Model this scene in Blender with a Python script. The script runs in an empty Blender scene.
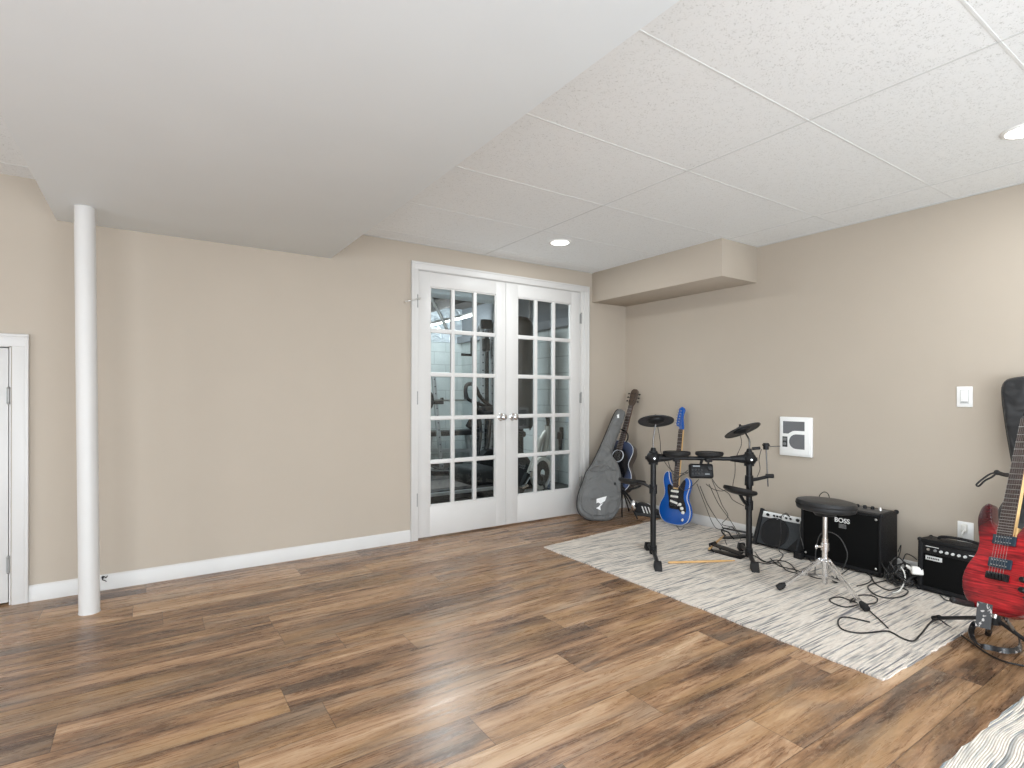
import bpy, bmesh, math, random
from mathutils import Vector, Matrix
random.seed(7)
SC = bpy.context.scene
COL = SC.collection
V = Vector
PI = math.pi

# ------------------------------------------------------------------ camera
F_PX, YAW, Y0, CX, CY, CZ, ROLL = 543.729, 0.5902, 394.75, -3.8928, -3.8112, 1.10, 0.0021
CAM = V((CX, CY, CZ))
_R = V((math.cos(YAW), -math.sin(YAW), 0)); _F = V((math.sin(YAW), math.cos(YAW), 0)); _Z = V((0, 0, 1))
_c, _s = math.cos(ROLL), math.sin(ROLL)
XC = _R * _c + _Z * _s; UP = _Z * _c - _R * _s
cam_data = bpy.data.cameras.new('camera'); cam = bpy.data.objects.new('camera', cam_data); COL.objects.link(cam)
cam_data.sensor_width = 36; cam_data.lens = F_PX / 1024 * 36; cam_data.shift_y = (Y0 - 384) / 1024
cam_data.clip_start = 0.05; cam_data.clip_end = 60
mw = Matrix((XC, UP, -_F)).transposed().to_4x4(); mw.translation = CAM; cam.matrix_world = mw
SC.camera = cam
# ------------------------------------------------------------------ world, exposure, lights
wd = bpy.data.worlds.new('world'); SC.world = wd; wd.use_nodes = True
wd.node_tree.nodes['Background'].inputs[0].default_value = (0.8, 0.85, 0.9, 1)
wd.node_tree.nodes['Background'].inputs[1].default_value = 0.05
SC.view_settings.view_transform = 'Standard'; SC.view_settings.look = 'None'
SC.view_settings.gamma = 1; SC.view_settings.use_curve_mapping = False
SC.view_settings.exposure = 0.1
H = 2.239
def area(name, loc, sx, sy, power, color=(1, 1, 1), direction=(0, 0, -1), disk=False, spread=None):
    l = bpy.data.lights.new(name, 'AREA'); o = bpy.data.objects.new(name, l); COL.objects.link(o)
    l.shape = 'DISK' if disk else 'RECTANGLE'; l.size = sx
    if not disk: l.size_y = sy
    l.energy = power; l.color = color; o.location = loc
    if spread: l.spread = spread
    o.rotation_euler = V(direction).to_track_quat('-Z', 'Y').to_euler()
    return o
DOWN_POWER = 9
DOWNLIGHTS = [(-1.343, -.643), (-.772, -3.098), (-2.262, -3.175), (-1.0, -5.3), (-2.4, -5.3),
              (-5.6, -3.8), (-6.6, -1.9), (-6.2, -5.8)]
for i, (x, y) in enumerate(DOWNLIGHTS):
    area('downlight_bulb', (x, y, H - .016), .12, 0, DOWN_POWER * [.9, .85, 1, 1, 1, 2.2, 2.2, 1][i], (.94, .985, 1), disk=True)
# added soft fill lamps, unseen behind and left of the camera
area('rear_fill', (-4.2, -6.9, .95), 6.5, 1.7, 115, (.87, .965, 1.06), (0, 1, .35))
area('side_fill', (-8.6, -4.0, .95), 4.0, 1.7, 85, (.87, .965, 1.06), (1, .15, .35))  # added fill from the left, outside the view
# added fill low behind the camera, aimed up and forward to brighten the bulkhead
area('upward_fill', (-4.0, -5.8, .40), 5.5, 2.0, 175, (.87, .965, 1.06), (0, .6, .8))

# ------------------------------------------------------------------ pixel helpers (turn a measured direction into a place)
def ray(x, y):
    u, v = x - 512, y - Y0
    u, v = u * _c + v * _s, -u * _s + v * _c
    return _F + _R * (u / F_PX) - _Z * (v / F_PX)
def on(x, y, axis, val):
    d = ray(x, y); return CAM + d * ((val - CAM[axis]) / d[axis])
def fl(x, y, z=0.0): return on(x, y, 2, z)
def PD(x, y, dep): return CAM + ray(x, y) * dep
def on_plane(x, y, o, n):
    d = ray(x, y); return CAM + d * ((V(o) - CAM).dot(n) / d.dot(n))

# ------------------------------------------------------------------ materials
MATS = {}
def srgb(r, g, b):
    f = lambda c: (c / 255 / 12.92) if c / 255 <= .04045 else ((c / 255 + .055) / 1.055) ** 2.4
    return (f(r), f(g), f(b), 1)
def mat(name, col, rough=.5, metal=0.0, noise=0.06, nscale=30, bump=0.0, bscale=200, coat=0, emit=0, spec=.5):
    if name in MATS: return MATS[name]
    m = bpy.data.materials.new(name); m.use_nodes = True; nt = m.node_tree; b = nt.nodes['Principled BSDF']
    col = col if len(col) == 4 else (*col, 1)
    b.inputs['Roughness'].default_value = rough; b.inputs['Metallic'].default_value = metal
    b.inputs['Coat Weight'].default_value = coat; b.inputs['Specular IOR Level'].default_value = spec
    tc = nt.nodes.new('ShaderNodeTexCoord')
    n = nt.nodes.new('ShaderNodeTexNoise'); n.inputs['Scale'].default_value = nscale; n.inputs['Detail'].default_value = 4
    nt.links.new(tc.outputs['Object'], n.inputs['Vector'])
    r = nt.nodes.new('ShaderNodeValToRGB')
    r.color_ramp.elements[0].position = .3; r.color_ramp.elements[1].position = .7
    r.color_ramp.elements[0].color = tuple(c * (1 - noise) for c in col[:3]) + (1,)
    r.color_ramp.elements[1].color = tuple(min(1, c * (1 + noise)) for c in col[:3]) + (1,)
    nt.links.new(n.outputs['Fac'], r.inputs['Fac']); nt.links.new(r.outputs['Color'], b.inputs['Base Color'])
    if bump:
        n2 = nt.nodes.new('ShaderNodeTexNoise'); n2.inputs['Scale'].default_value = bscale; n2.inputs['Detail'].default_value = 3
        nt.links.new(tc.outputs['Object'], n2.inputs['Vector'])
        bp = nt.nodes.new('ShaderNodeBump'); bp.inputs['Strength'].default_value = bump; bp.inputs['Distance'].default_value = .002
        nt.links.new(n2.outputs['Fac'], bp.inputs['Height']); nt.links.new(bp.outputs['Normal'], b.inputs['Normal'])
    if emit:
        b.inputs['Emission Color'].default_value = (1, .985, .95, 1); b.inputs['Emission Strength'].default_value = emit
    MATS[name] = m; return m
class NT:
    """small helper for node graphs"""
    def __init__(s, name):
        s.m = bpy.data.materials.new(name); s.m.use_nodes = True; s.t = s.m.node_tree; s.b = s.t.nodes['Principled BSDF']; MATS[name] = s.m
    def n(s, typ, ins=None, **kw):
        nd = s.t.nodes.new(typ)
        for k, v in kw.items(): setattr(nd, k, v)
        for k, v in (ins or {}).items():
            if isinstance(v, bpy.types.NodeSocket): s.t.links.new(v, nd.inputs[k])
            else: nd.inputs[k].default_value = v
        return nd
    def math(s, op, a, b=0.0):
        return s.n('ShaderNodeMath', {0: a, 1: b}, operation=op).outputs[0]
    def ramp(s, fac, stops, interp='LINEAR'):
        r = s.n('ShaderNodeValToRGB', {'Fac': fac}); cr = r.color_ramp; cr.interpolation = interp
        while len(cr.elements) < len(stops): cr.elements.new(.5)
        for e, (p, c) in zip(cr.elements, stops): e.position = p; e.color = c
        return r.outputs['Color']
    def mix(s, f, a, b, blend='MIX'):
        nd = s.n('ShaderNodeMix', data_type='RGBA', blend_type=blend)
        for i, v in ((0, f), (6, a), (7, b)):
            if isinstance(v, bpy.types.NodeSocket): s.t.links.new(v, nd.inputs[i])
            else: nd.inputs[i].default_value = v
        return nd.outputs[2]
    def out(s, sock, inp): s.t.links.new(sock, s.b.inputs[inp])

def floor_material():
    g = NT('plank_floor')
    tc = g.n('ShaderNodeTexCoord'); sp = g.n('ShaderNodeSeparateXYZ', {0: tc.outputs['Object']})
    W, L = .182, 1.22
    row = g.math('FLOOR', g.math('DIVIDE', sp.outputs[1], W))
    off = g.n('ShaderNodeTexWhiteNoise', {'W': row}, noise_dimensions='1D').outputs['Value']
    xs = g.math('ADD', g.math('DIVIDE', sp.outputs[0], L), g.math('MULTIPLY', off, 7.3))
    col = g.math('FLOOR', xs)
    idv = g.n('ShaderNodeCombineXYZ', {0: row, 1: col, 2: 0.0}).outputs[0]
    wn = g.n('ShaderNodeTexWhiteNoise', {'Vector': idv}, noise_dimensions='3D')
    rnd = wn.outputs['Value']
    sh = g.n('ShaderNodeVectorMath', {0: wn.outputs['Color'], 1: (31, 17, 9)}, operation='MULTIPLY').outputs[0]
    base = g.n('ShaderNodeVectorMath', {0: tc.outputs['Object'], 1: sh}, operation='ADD').outputs[0]
    def streak(sx, sy, det=5, dist=0.0, rough=.6):
        mp = g.n('ShaderNodeMapping', {0: base, 'Scale': (sx, sy, 1)})
        return g.n('ShaderNodeTexNoise', {'Vector': mp.outputs[0], 'Scale': 1.0, 'Detail': det, 'Distortion': dist, 'Roughness': rough}).outputs['Fac']
    s1 = streak(1.0, 9, 5, 1.0, .62); s2 = streak(4, 48, 6, .8, .75); s3 = streak(26, 150, 3, .3); blot = streak(1.6, 6, 4, .8); och = streak(1.1, 7, 3, .6); scr = streak(40, 90, 4, 0, .8)
    t = g.math('ADD', g.math('MULTIPLY', s1, 1.35), g.math('ADD', g.math('MULTIPLY', s2, .85), g.math('MULTIPLY', rnd, .30)))
    t = g.math('SUBTRACT', t, .76)
    c = g.ramp(t, [(.24, srgb(78, 56, 42)), (.39, srgb(112, 82, 60)), (.5, srgb(145, 109, 80)), (.61, srgb(172, 135, 103)), (.8, srgb(200, 168, 136))])
    c = g.mix(g.ramp(och, [(.45, (0, 0, 0, 1)), (.68, (.75, .75, .75, 1))]), c, g.mix(s2, srgb(120, 86, 56), srgb(198, 158, 112)))
    c = g.mix(g.math('MULTIPLY', g.ramp(scr, [(.5, (0, 0, 0, 1)), (.7, (1, 1, 1, 1))]), .35), c, srgb(190, 166, 140))
    # grey weathered patches
    gm = g.ramp(blot, [(.5, (0, 0, 0, 1)), (.72, (.55, .55, .55, 1))])
    c = g.mix(gm, c, g.mix(s2, srgb(98, 86, 76), srgb(164, 150, 134)))
    # pale rubbed flecks
    fm = g.math('MULTIPLY', g.ramp(s3, [(.6, (0, 0, 0, 1)), (.72, (1, 1, 1, 1))]), g.ramp(streak(2.2, 6, 3), [(.52, (0, 0, 0, 1)), (.68, (.6, .6, .6, 1))]))
    c = g.mix(fm, c, srgb(196, 176, 152))
    dk = g.math('MULTIPLY', g.ramp(streak(22, 150, 3, .8), [(.62, (0, 0, 0, 1)), (.75, (1, 1, 1, 1))]), g.ramp(streak(3, 9, 2), [(.5, (0, 0, 0, 1)), (.7, (.6, .6, .6, 1))]))
    c = g.mix(dk, c, srgb(58, 42, 34))
    # joints
    fy = g.math('ABSOLUTE', g.math('SUBTRACT', g.math('FRACT', g.math('DIVIDE', sp.outputs[1], W)), .5))
    fx = g.math('ABSOLUTE', g.math('SUBTRACT', g.math('FRACT', xs), .5))
    j = g.math('MAXIMUM', g.math('GREATER_THAN', fy, .5 - .0012 / W), g.math('GREATER_THAN', fx, .5 - .0014 / L))
    c = g.mix(g.math('MULTIPLY', j, .6), c, srgb(40, 30, 25))
    g.out(c, 'Base Color')
    rr = g.ramp(s2, [(.3, (.22, .22, .22, 1)), (.75, (.38, .38, .38, 1))]); g.out(rr, 'Roughness')
    bp = g.n('ShaderNodeBump', {'Strength': .25, 'Distance': .0012, 'Height': g.math('SUBTRACT', g.math('ADD', s3, s2), g.math('MULTIPLY', j, 2.0))})
    g.out(bp.outputs[0], 'Normal'); g.b.inputs['Specular IOR Level'].default_value = .5
    return g.m
def ceiling_material():
    g = NT('ceiling_tile'); tc = g.n('ShaderNodeTexCoord')
    v = g.n('ShaderNodeTexVoronoi', {'Vector': tc.outputs['Object'], 'Scale': 95.0, 'Randomness': 1.0})
    n = g.n('ShaderNodeTexNoise', {'Vector': tc.outputs['Object'], 'Scale': 190.0, 'Detail': 3.0, 'Distortion': .8})
    n2 = g.n('ShaderNodeTexNoise', {'Vector': tc.outputs['Object'], 'Scale': 45.0, 'Detail': 2.0})
    pit = g.math('MULTIPLY', g.ramp(n.outputs['Fac'], [(.36, (1, 1, 1, 1)), (.42, (0, 0, 0, 1))]), g.ramp(n2.outputs['Fac'], [(.40, (0, 0, 0, 1)), (.55, (1, 1, 1, 1))]))
    c = g.mix(pit, srgb(234, 236, 236), srgb(204, 206, 204))
    g.out(c, 'Base Color'); g.b.inputs['Roughness'].default_value = .9
    bp = g.n('ShaderNodeBump', {'Strength': .5, 'Distance': .002, 'Height': g.math('SUBTRACT', g.math('MULTIPLY', n.outputs['Fac'], .5), pit)})
    g.out(bp.outputs[0], 'Normal'); return g.m
def rug_material(name, wav, blue):
    g = NT(name); tc = g.n('ShaderNodeTexCoord')
    wv = g.n('ShaderNodeTexNoise', {'Vector': tc.outputs['Object'], 'Scale': 2.3, 'Detail': 1.0})
    sp = g.n('ShaderNodeSeparateXYZ', {0: tc.outputs['Object']})
    yy = g.math('ADD', sp.outputs[1], g.math('MULTIPLY', g.math('SUBTRACT', wv.outputs['Fac'], .5), wav))
    RW = .0062
    row = g.math('FLOOR', g.math('DIVIDE', yy, RW))
    ro = g.n('ShaderNodeTexWhiteNoise', {'W': row}, noise_dimensions='1D').outputs['Value']
    xx = g.math('ADD', g.math('MULTIPLY', sp.outputs[0], 3.6), g.math('MULTIPLY', ro, 50.0))
    v1 = g.n('ShaderNodeCombineXYZ', {0: xx, 1: g.math('MULTIPLY', row, 3.7), 2: 0.0}).outputs[0]
    n1 = g.n('ShaderNodeTexNoise', {'Vector': v1, 'Scale': 1.0, 'Detail': 2.0}).outputs['Fac']
    v2 = g.n('ShaderNodeCombineXYZ', {0: g.math('MULTIPLY', xx, 5.0), 1: g.math('MULTIPLY', row, 1.9), 2: 4.0}).outputs[0]
    n2 = g.n('ShaderNodeTexNoise', {'Vector': v2, 'Scale': 1.0, 'Detail': 2.0}).outputs['Fac']
    c = g.ramp(n2, [(.3, srgb(226, 214, 202)), (.6, srgb(247, 238, 227))])
    dk = g.ramp(n1, [(.50, (0, 0, 0, 1)), (.66, (.85, .85, .85, 1))])
    c = g.mix(dk, c, g.mix(ro, srgb(128, 128, 128), srgb(*blue)))
    fr = g.math('FRACT', g.math('DIVIDE', yy, RW))
    hgt = g.math('SINE', g.math('MULTIPLY', fr, PI))
    c = g.mix(g.math('MULTIPLY', g.ramp(fr, [(0, (1, 1, 1, 1)), (.2, (0, 0, 0, 1)), (1, (0, 0, 0, 1))]), .3), c, srgb(150, 144, 130))
    g.out(c, 'Base Color'); g.b.inputs['Roughness'].default_value = .95; g.b.inputs['Specular IOR Level'].default_value = .1
    bp = g.n('ShaderNodeBump', {'Strength': .8, 'Distance': .004, 'Height': g.math('ADD', hgt, n2)})
    g.out(bp.outputs[0], 'Normal'); return g.m
def block_material():
    g = NT('painted_block'); tc = g.n('ShaderNodeTexCoord'); sp = g.n('ShaderNodeSeparateXYZ', {0: tc.outputs['Object']})
    z = g.math('FRACT', g.math('DIVIDE', g.math('ADD', sp.outputs[2], 10), .203))
    rowi = g.math('FLOOR', g.math('DIVIDE', g.math('ADD', sp.outputs[2], 10), .203))
    u = g.math('ADD', g.math('DIVIDE', g.math('ADD', sp.outputs[0], sp.outputs[1]), .406), g.math('MULTIPLY', g.math('FRACT', g.math('MULTIPLY', rowi, .5)), 1.0))
    uu = g.math('FRACT', g.math('ADD', u, 50))
    j = g.math('MAXIMUM', g.math('LESS_THAN', z, .05), g.math('LESS_THAN', uu, .022))
    n = g.n('ShaderNodeTexNoise', {'Vector': tc.outputs['Object'], 'Scale': 5.0, 'Detail': 4.0}).outputs['Fac']
    c = g.ramp(n, [(.3, srgb(196, 206, 206)), (.7, srgb(214, 222, 221))])
    c = g.mix(g.math('MULTIPLY', j, .55), c, srgb(140, 150, 152)); g.out(c, 'Base Color'); g.b.inputs['Roughness'].default_value = .7
    return g.m
def foil_material():
    g = NT('foil_insulation'); tc = g.n('ShaderNodeTexCoord')
    n = g.n('ShaderNodeTexNoise', {'Vector': tc.outputs['Object'], 'Scale': 6.0, 'Detail': 4.0, 'Distortion': 1.5})
    g.b.inputs['Base Color'].default_value = srgb(205, 214, 220); g.b.inputs['Metallic'].default_value = .35; g.b.inputs['Roughness'].default_value = .4
    bp = g.n('ShaderNodeBump', {'Strength': 1.0, 'Distance': .05, 'Height': n.outputs['Fac']}); g.out(bp.outputs[0], 'Normal'); return g.m
def glass_material():
    m = bpy.data.materials.new('door_glass'); m.use_nodes = True; t = m.node_tree; t.nodes.clear()
    o = t.nodes.new('ShaderNodeOutputMaterial'); mx = t.nodes.new('ShaderNodeMixShader')
    tr = t.nodes.new('ShaderNodeBsdfTransparent'); tr.inputs[0].default_value = (.93, .96, .96, 1)
    gl = t.nodes.new('ShaderNodeBsdfGlossy'); gl.inputs['Roughness'].default_value = .02
    fr = t.nodes.new('ShaderNodeFresnel'); fr.inputs[0].default_value = 1.45
    t.links.new(fr.outputs[0], mx.inputs[0]); t.links.new(tr.outputs[0], mx.inputs[1]); t.links.new(gl.outputs[0], mx.inputs[2]); t.links.new(mx.outputs[0], o.inputs[0])
    return m
def flame_material(name, c0, c1, edge):
    """figured, stained top with a darker burst painted round the rim (object space)"""
    g = NT(name); tc = g.n('ShaderNodeTexCoord')
    mp = g.n('ShaderNodeMapping', {0: tc.outputs['Object'], 'Scale': (5, 5, 60), 'Rotation': (0, .15, 0)})
    n = g.n('ShaderNodeTexNoise', {'Vector': mp.outputs[0], 'Scale': 1.5, 'Detail': 4.0, 'Distortion': 1.6}).outputs['Fac']
    c = g.ramp(n, [(.3, c0), (.68, c1)])
    sp = g.n('ShaderNodeSeparateXYZ', {0: tc.outputs['Object']})
    a = g.math('DIVIDE', sp.outputs[0], .165); b = g.math('DIVIDE', g.math('SUBTRACT', sp.outputs[2], .17), .215)
    r = g.math('SQRT', g.math('ADD', g.math('MULTIPLY', a, a), g.math('MULTIPLY', b, b)))
    c = g.mix(g.ramp(r, [(.62, (0, 0, 0, 1)), (1.05, (.93, .93, .93, 1))]), c, edge)
    g.out(c, 'Base Color'); g.b.inputs['Roughness'].default_value = .25; g.b.inputs['Coat Weight'].default_value = .3; return g.m
def speaker_cloth(name, c):
    g = NT(name); tc = g.n('ShaderNodeTexCoord')
    v = g.n('ShaderNodeTexVoronoi', {'Vector': tc.outputs['Object'], 'Scale': 380.0})
    cc = g.ramp(v.outputs['Distance'], [(.1, tuple(x * .4 for x in c[:3]) + (1,)), (.6, c)]); g.out(cc, 'Base Color'); g.b.inputs['Roughness'].default_value = .8; g.b.inputs['Specular IOR Level'].default_value = .08
    return g.m
WALL = mat('beige_wall_paint', srgb(183, 172, 158), .75, noise=.012, nscale=3, bump=.12, bscale=160, spec=.25)
WHITE = mat('white_trim_paint', srgb(209, 207, 204), .4, noise=.01, nscale=8)
BEAMW = mat('white_drywall_paint', srgb(231, 238, 242), .7, noise=.01, nscale=3, bump=.08, bscale=150)
PLASTIC_W = mat('white_plastic', srgb(242, 242, 240), .35, noise=.008)
BLACK = mat('black_plastic', (.012, .012, .013), .42, spec=.22, noise=.2, bump=.05)
BLACKM = mat('black_painted_steel', (.010, .010, .011), .35, 0, spec=.3, noise=.2)
RUBBER = mat('black_rubber', (.016, .015, .015), .6, spec=.22, noise=.25, bump=.1)
TOLEX = mat('black_tolex', (.008, .008, .009), .5, spec=.22, noise=.3, nscale=120, bump=.6, bscale=500)
CHROME = mat('chrome', (.82, .82, .83), .14, 1, noise=.02)
NICKEL = mat('brushed_nickel', (.62, .61, .59), .28, 1, noise=.03)
PADTOP = mat('drum_pad_rubber', (.035, .035, .036), .5, spec=.25, noise=.15)
GREYP = mat('grey_plastic', (.2, .2, .2), .5)
VINYL = mat('black_vinyl', (.022, .022, .023), .42, spec=.3, noise=.1, bump=.2, bscale=300)
GLASS = glass_material()
CLOTH_B = speaker_cloth('black_grille_cloth', (.006, .006, .006, 1))
CLOTH_G = speaker_cloth('grey_grille_mesh', (.06, .064, .068, 1))
CABLE = mat('black_cable_rubber', (.014, .013, .013), .45, noise=.1)
CABLE_W = mat('white_cable_rubber', srgb(228, 226, 220), .45, noise=.02)
CABLE_G = mat('grey_cable_rubber', (.05, .05, .05), .45, noise=.1)
SILVERP = mat('silver_panel', srgb(214, 215, 214), .35, .2, noise=.02)
WOODST = mat('hickory_wood', srgb(206, 164, 108), .5, noise=.12, nscale=12)
ROSE = mat('rosewood_fretboard', srgb(62, 46, 40), .45, noise=.25, nscale=60)
MAPLE = mat('maple_wood', srgb(214, 176, 120), .35, noise=.1, nscale=14)
FLOORM = floor_material(); CEILM = ceiling_material()
RUG1 = rug_material('woven_rag_rug', .0, (84, 90, 106)); RUG2 = rug_material('wavy_rag_rug', .12, (92, 122, 140))
BLOCK = block_material(); FOIL = foil_material()

# ------------------------------------------------------------------ geometry helpers
class G:
    def __init__(s): s.bm = bmesh.new()
    def _add(s, other, M=None):
        if M is not None: bmesh.ops.transform(other, matrix=M, verts=other.verts)
        me = bpy.data.meshes.new('tmp'); other.to_mesh(me); other.free(); s.bm.from_mesh(me); bpy.data.meshes.remove(me); return s
    def box(s, lo, hi, bev=0, M=None, seg=2):
        b = bmesh.new(); bmesh.ops.create_cube(b, size=1)
        lo, hi = V(lo), V(hi); c = (lo + hi) / 2; d = hi - lo
        for v in b.verts: v.co = V((v.co.x * d.x, v.co.y * d.y, v.co.z * d.z)) + c
        if bev: bmesh.ops.bevel(b, geom=b.edges[:], offset=bev, segments=seg, affect='EDGES', profile=.5)
        return s._add(b, M)
    def bar(s, p0, p1, w, t, up=(0, 0, 1), bev=0):
        """rectangular bar from p0 to p1, width w sideways, thickness t along up"""
        p0, p1 = V(p0), V(p1); z = (p1 - p0); L = z.length; z.normalize()
        x = V(up).cross(z)
        if x.length < 1e-4: x = V((1, 0, 0)).cross(z)
        x.normalize(); y = z.cross(x)
        M = Matrix((x, y, z)).transposed().to_4x4(); M.translation = p0
        return s.box((-w / 2, -t / 2, 0), (w / 2, t / 2, L), bev, M)
    def cyl(s, p0, p1, r0, r1=None, seg=20, cap=True):
        r1 = r0 if r1 is None else r1; p0, p1 = V(p0), V(p1); d = p1 - p0
        b = bmesh.new(); bmesh.ops.create_cone(b, cap_ends=cap, segments=seg, radius1=max(r0, 1e-5), radius2=max(r1, 1e-5), depth=d.length)
        M = d.to_track_quat('Z', 'Y').to_matrix().to_4x4(); M.translation = (p0 + p1) / 2
        return s._add(b, M)
    def ball(s, c, r, sc=(1, 1, 1), M=None, seg=18):
        b = bmesh.new(); bmesh.ops.create_uvsphere(b, u_segments=seg, v_segments=seg // 2 + 2, radius=r)
        for v in b.verts: v.co = V((v.co.x * sc[0], v.co.y * sc[1], v.co.z * sc[2]))
        if M is not None: bmesh.ops.transform(b, matrix=M, verts=b.verts)
        return s._add(b, Matrix.Translation(V(c)))
    def lathe(s, prof, p=(0, 0, 0), axis=(0, 0, 1), seg=32):
        """prof: list of (radius, height)"""
        b = bmesh.new(); rings = []
        for r, h in prof:
            rings.append([b.verts.new((r * math.cos(2 * PI * k / seg), r * math.sin(2 * PI * k / seg), h)) for k in range(seg)] if r > 1e-6 else [b.verts.new((0, 0, h))])
        for a, c in zip(rings, rings[1:]):
            for k in range(seg):
                k2 = (k + 1) % seg
                if len(a) == 1 and len(c) == 1: continue
                if len(a) == 1: b.faces.new((a[0], c[k2], c[k]))
                elif len(c) == 1: b.faces.new((a[k], a[k2], c[0]))
                else: b.faces.new((a[k], a[k2], c[k2], c[k]))
        bmesh.ops.recalc_face_normals(b, faces=b.faces)
        M = V(axis).to_track_quat('Z', 'Y').to_matrix().to_4x4(); M.translation = V(p)
        return s._add(b, M)
    def tube(s, pts, r, seg=8, smooth=0, closed=False):
        pts = [V(p) for p in pts]
        if smooth: pts = spline(pts, smooth, closed)
        n = len(pts); rr = r if isinstance(r, (list, tuple)) else [r] * n
        if len(rr) != n: rr = [rr[min(len(rr) - 1, int(i * len(rr) / n))] for i in range(n)]
        b = bmesh.new(); rings = []; prev = None
        for i, p in enumerate(pts):
            if closed: d = pts[(i + 1) % n] - pts[i - 1]
            else: d = pts[min(i + 1, n - 1)] - pts[max(i - 1, 0)]
            if d.length < 1e-7: d = V((0, 0, 1))
            d.normalize()
            if prev is None: x = d.orthogonal().normalized()
            else:
                x = prev - d * prev.dot(d)
                x = x.normalized() if x.length > 1e-5 else d.orthogonal().normalized()
            prev = x; y = d.cross(x)
            rings.append([b.verts.new(p + (x * math.cos(2 * PI * k / seg) + y * math.sin(2 * PI * k / seg)) * rr[i]) for k in range(seg)])
        pairs = list(zip(rings, rings[1:])) + ([(rings[-1], rings[0])] if closed else [])
        for a, c in pairs:
            for k in range(seg): b.faces.new((a[k], a[(k + 1) % seg], c[(k + 1) % seg], c[k]))
        if not closed:
            b.faces.new(rings[0][::-1]); b.faces.new(rings[-1])
        bmesh.ops.recalc_face_normals(b, faces=b.faces)
        return s._add(b)
    def prism(s, outline, y0, y1, M=None, bev=0, seg=3, smooth=0):
        """outline (x, z) extruded between y0 and y1"""
        if smooth: outline = [(p.x, p.z) for p in spline([V((a, 0, c)) for a, c in outline], smooth, True)]
        b = bmesh.new(); f = [b.verts.new((x, y0, z)) for x, z in outline]; k = [b.verts.new((x, y1, z)) for x, z in outline]
        n = len(outline); f0 = b.faces.new(f); f1 = b.faces.new(k[::-1])
        for i in range(n): b.faces.new((f[i], k[i], k[(i + 1) % n], f[(i + 1) % n]))
        bmesh.ops.recalc_face_normals(b, faces=b.faces)
        if bev:
            ed = list(set(list(f0.edges) + list(f1.edges)))
            bmesh.ops.bevel(b, geom=ed, offset=bev, segments=seg, affect='EDGES', profile=.5, clamp_overlap=True)
        return s._add(b, M)
def spline(pts, k, closed=False):
    out = []; n = len(pts)
    rng = range(n) if closed else range(n - 1)
    for i in rng:
        if closed: p0, p1, p2, p3 = pts[i - 1], pts[i], pts[(i + 1) % n], pts[(i + 2) % n]
        else: p0, p1, p2, p3 = pts[max(i - 1, 0)], pts[i], pts[i + 1], pts[min(i + 2, n - 1)]
        for j in range(k):
            t = j / k
            out.append(.5 * ((2 * p1) + (p2 - p0) * t + (2 * p0 - 5 * p1 + 4 * p2 - p3) * t * t + (3 * p1 - p0 - 3 * p2 + p3) * t ** 3))
    if not closed: out.append(pts[-1].copy())
    return out
WM = {}
def part(name, g, m, parent=None, world=True, label=None, smooth=40, stuff=False):
    """link the collected geometry as one object; world=True: coordinates are world, else parent's local"""
    if parent is not None and world: bmesh.ops.transform(g.bm, matrix=WM[parent.name].inverted(), verts=g.bm.verts)
    me = bpy.data.meshes.new(name); g.bm.to_mesh(me); g.bm.free(); me.materials.append(m)
    for p in me.polygons: p.use_smooth = True
    me.set_sharp_from_angle(angle=math.radians(smooth))
    o = bpy.data.objects.new(name, me); COL.objects.link(o)
    if parent is not None: o.parent = parent; WM[o.name] = WM[parent.name].copy()
    else: WM[o.name] = Matrix.Identity(4)
    if label: o['label'] = label
    if stuff: o['kind'] = 'stuff'
    return o
def parts(name, g, m, parent=None, **k):
    """every separate piece of the collected geometry becomes an object of its own"""
    seen = set(); res = []
    for f0 in g.bm.faces:
        if f0.index in seen or f0 in seen: continue
        st = [f0]; isl = []; seen.add(f0)
        while st:
            f = st.pop(); isl.append(f)
            for e in f.edges:
                for h in e.link_faces:
                    if h not in seen: seen.add(h); st.append(h)
        n = G(); vm = {}
        for f in isl:
            for v in f.verts:
                if v not in vm: vm[v] = n.bm.verts.new(v.co)
            n.bm.faces.new([vm[v] for v in f.verts])
        res.append(part(name, n, m, parent, **k))
    g.bm.free(); return res
def tag(o, label, cat, group=None):
    o['label'] = label; o['category'] = cat
    if group: o['group'] = group
    return o
def thing(name, label, cat, loc=(0, 0, 0), M=None, group=None):
    o = bpy.data.objects.new(name, None); COL.objects.link(o); o.empty_display_size = .05
    M = M if M is not None else Matrix.Translation(V(loc)); o.matrix_world = M; WM[o.name] = M.copy()
    return tag(o, label, cat, group)
def solo(name, g, m, label, cat, group=None, base=None, smooth=40):
    """one-mesh thing with its origin near its base"""
    xs = [v.co for v in g.bm.verts]; c = sum(xs, V()) / len(xs); zmin = min(v.z for v in xs)
    L = V(base) if base is not None else V((c.x, c.y, zmin))
    bmesh.ops.translate(g.bm, vec=-L, verts=g.bm.verts)
    o = part(name, g, m, smooth=smooth); o.location = L; WM[o.name] = Matrix.Translation(L)
    return tag(o, label, cat, group)
def struct(name, g, m, parent=None, smooth=30):
    o = part(name, g, m, parent, smooth=smooth)
    if parent is None: o['kind'] = 'structure'
    return o
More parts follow.
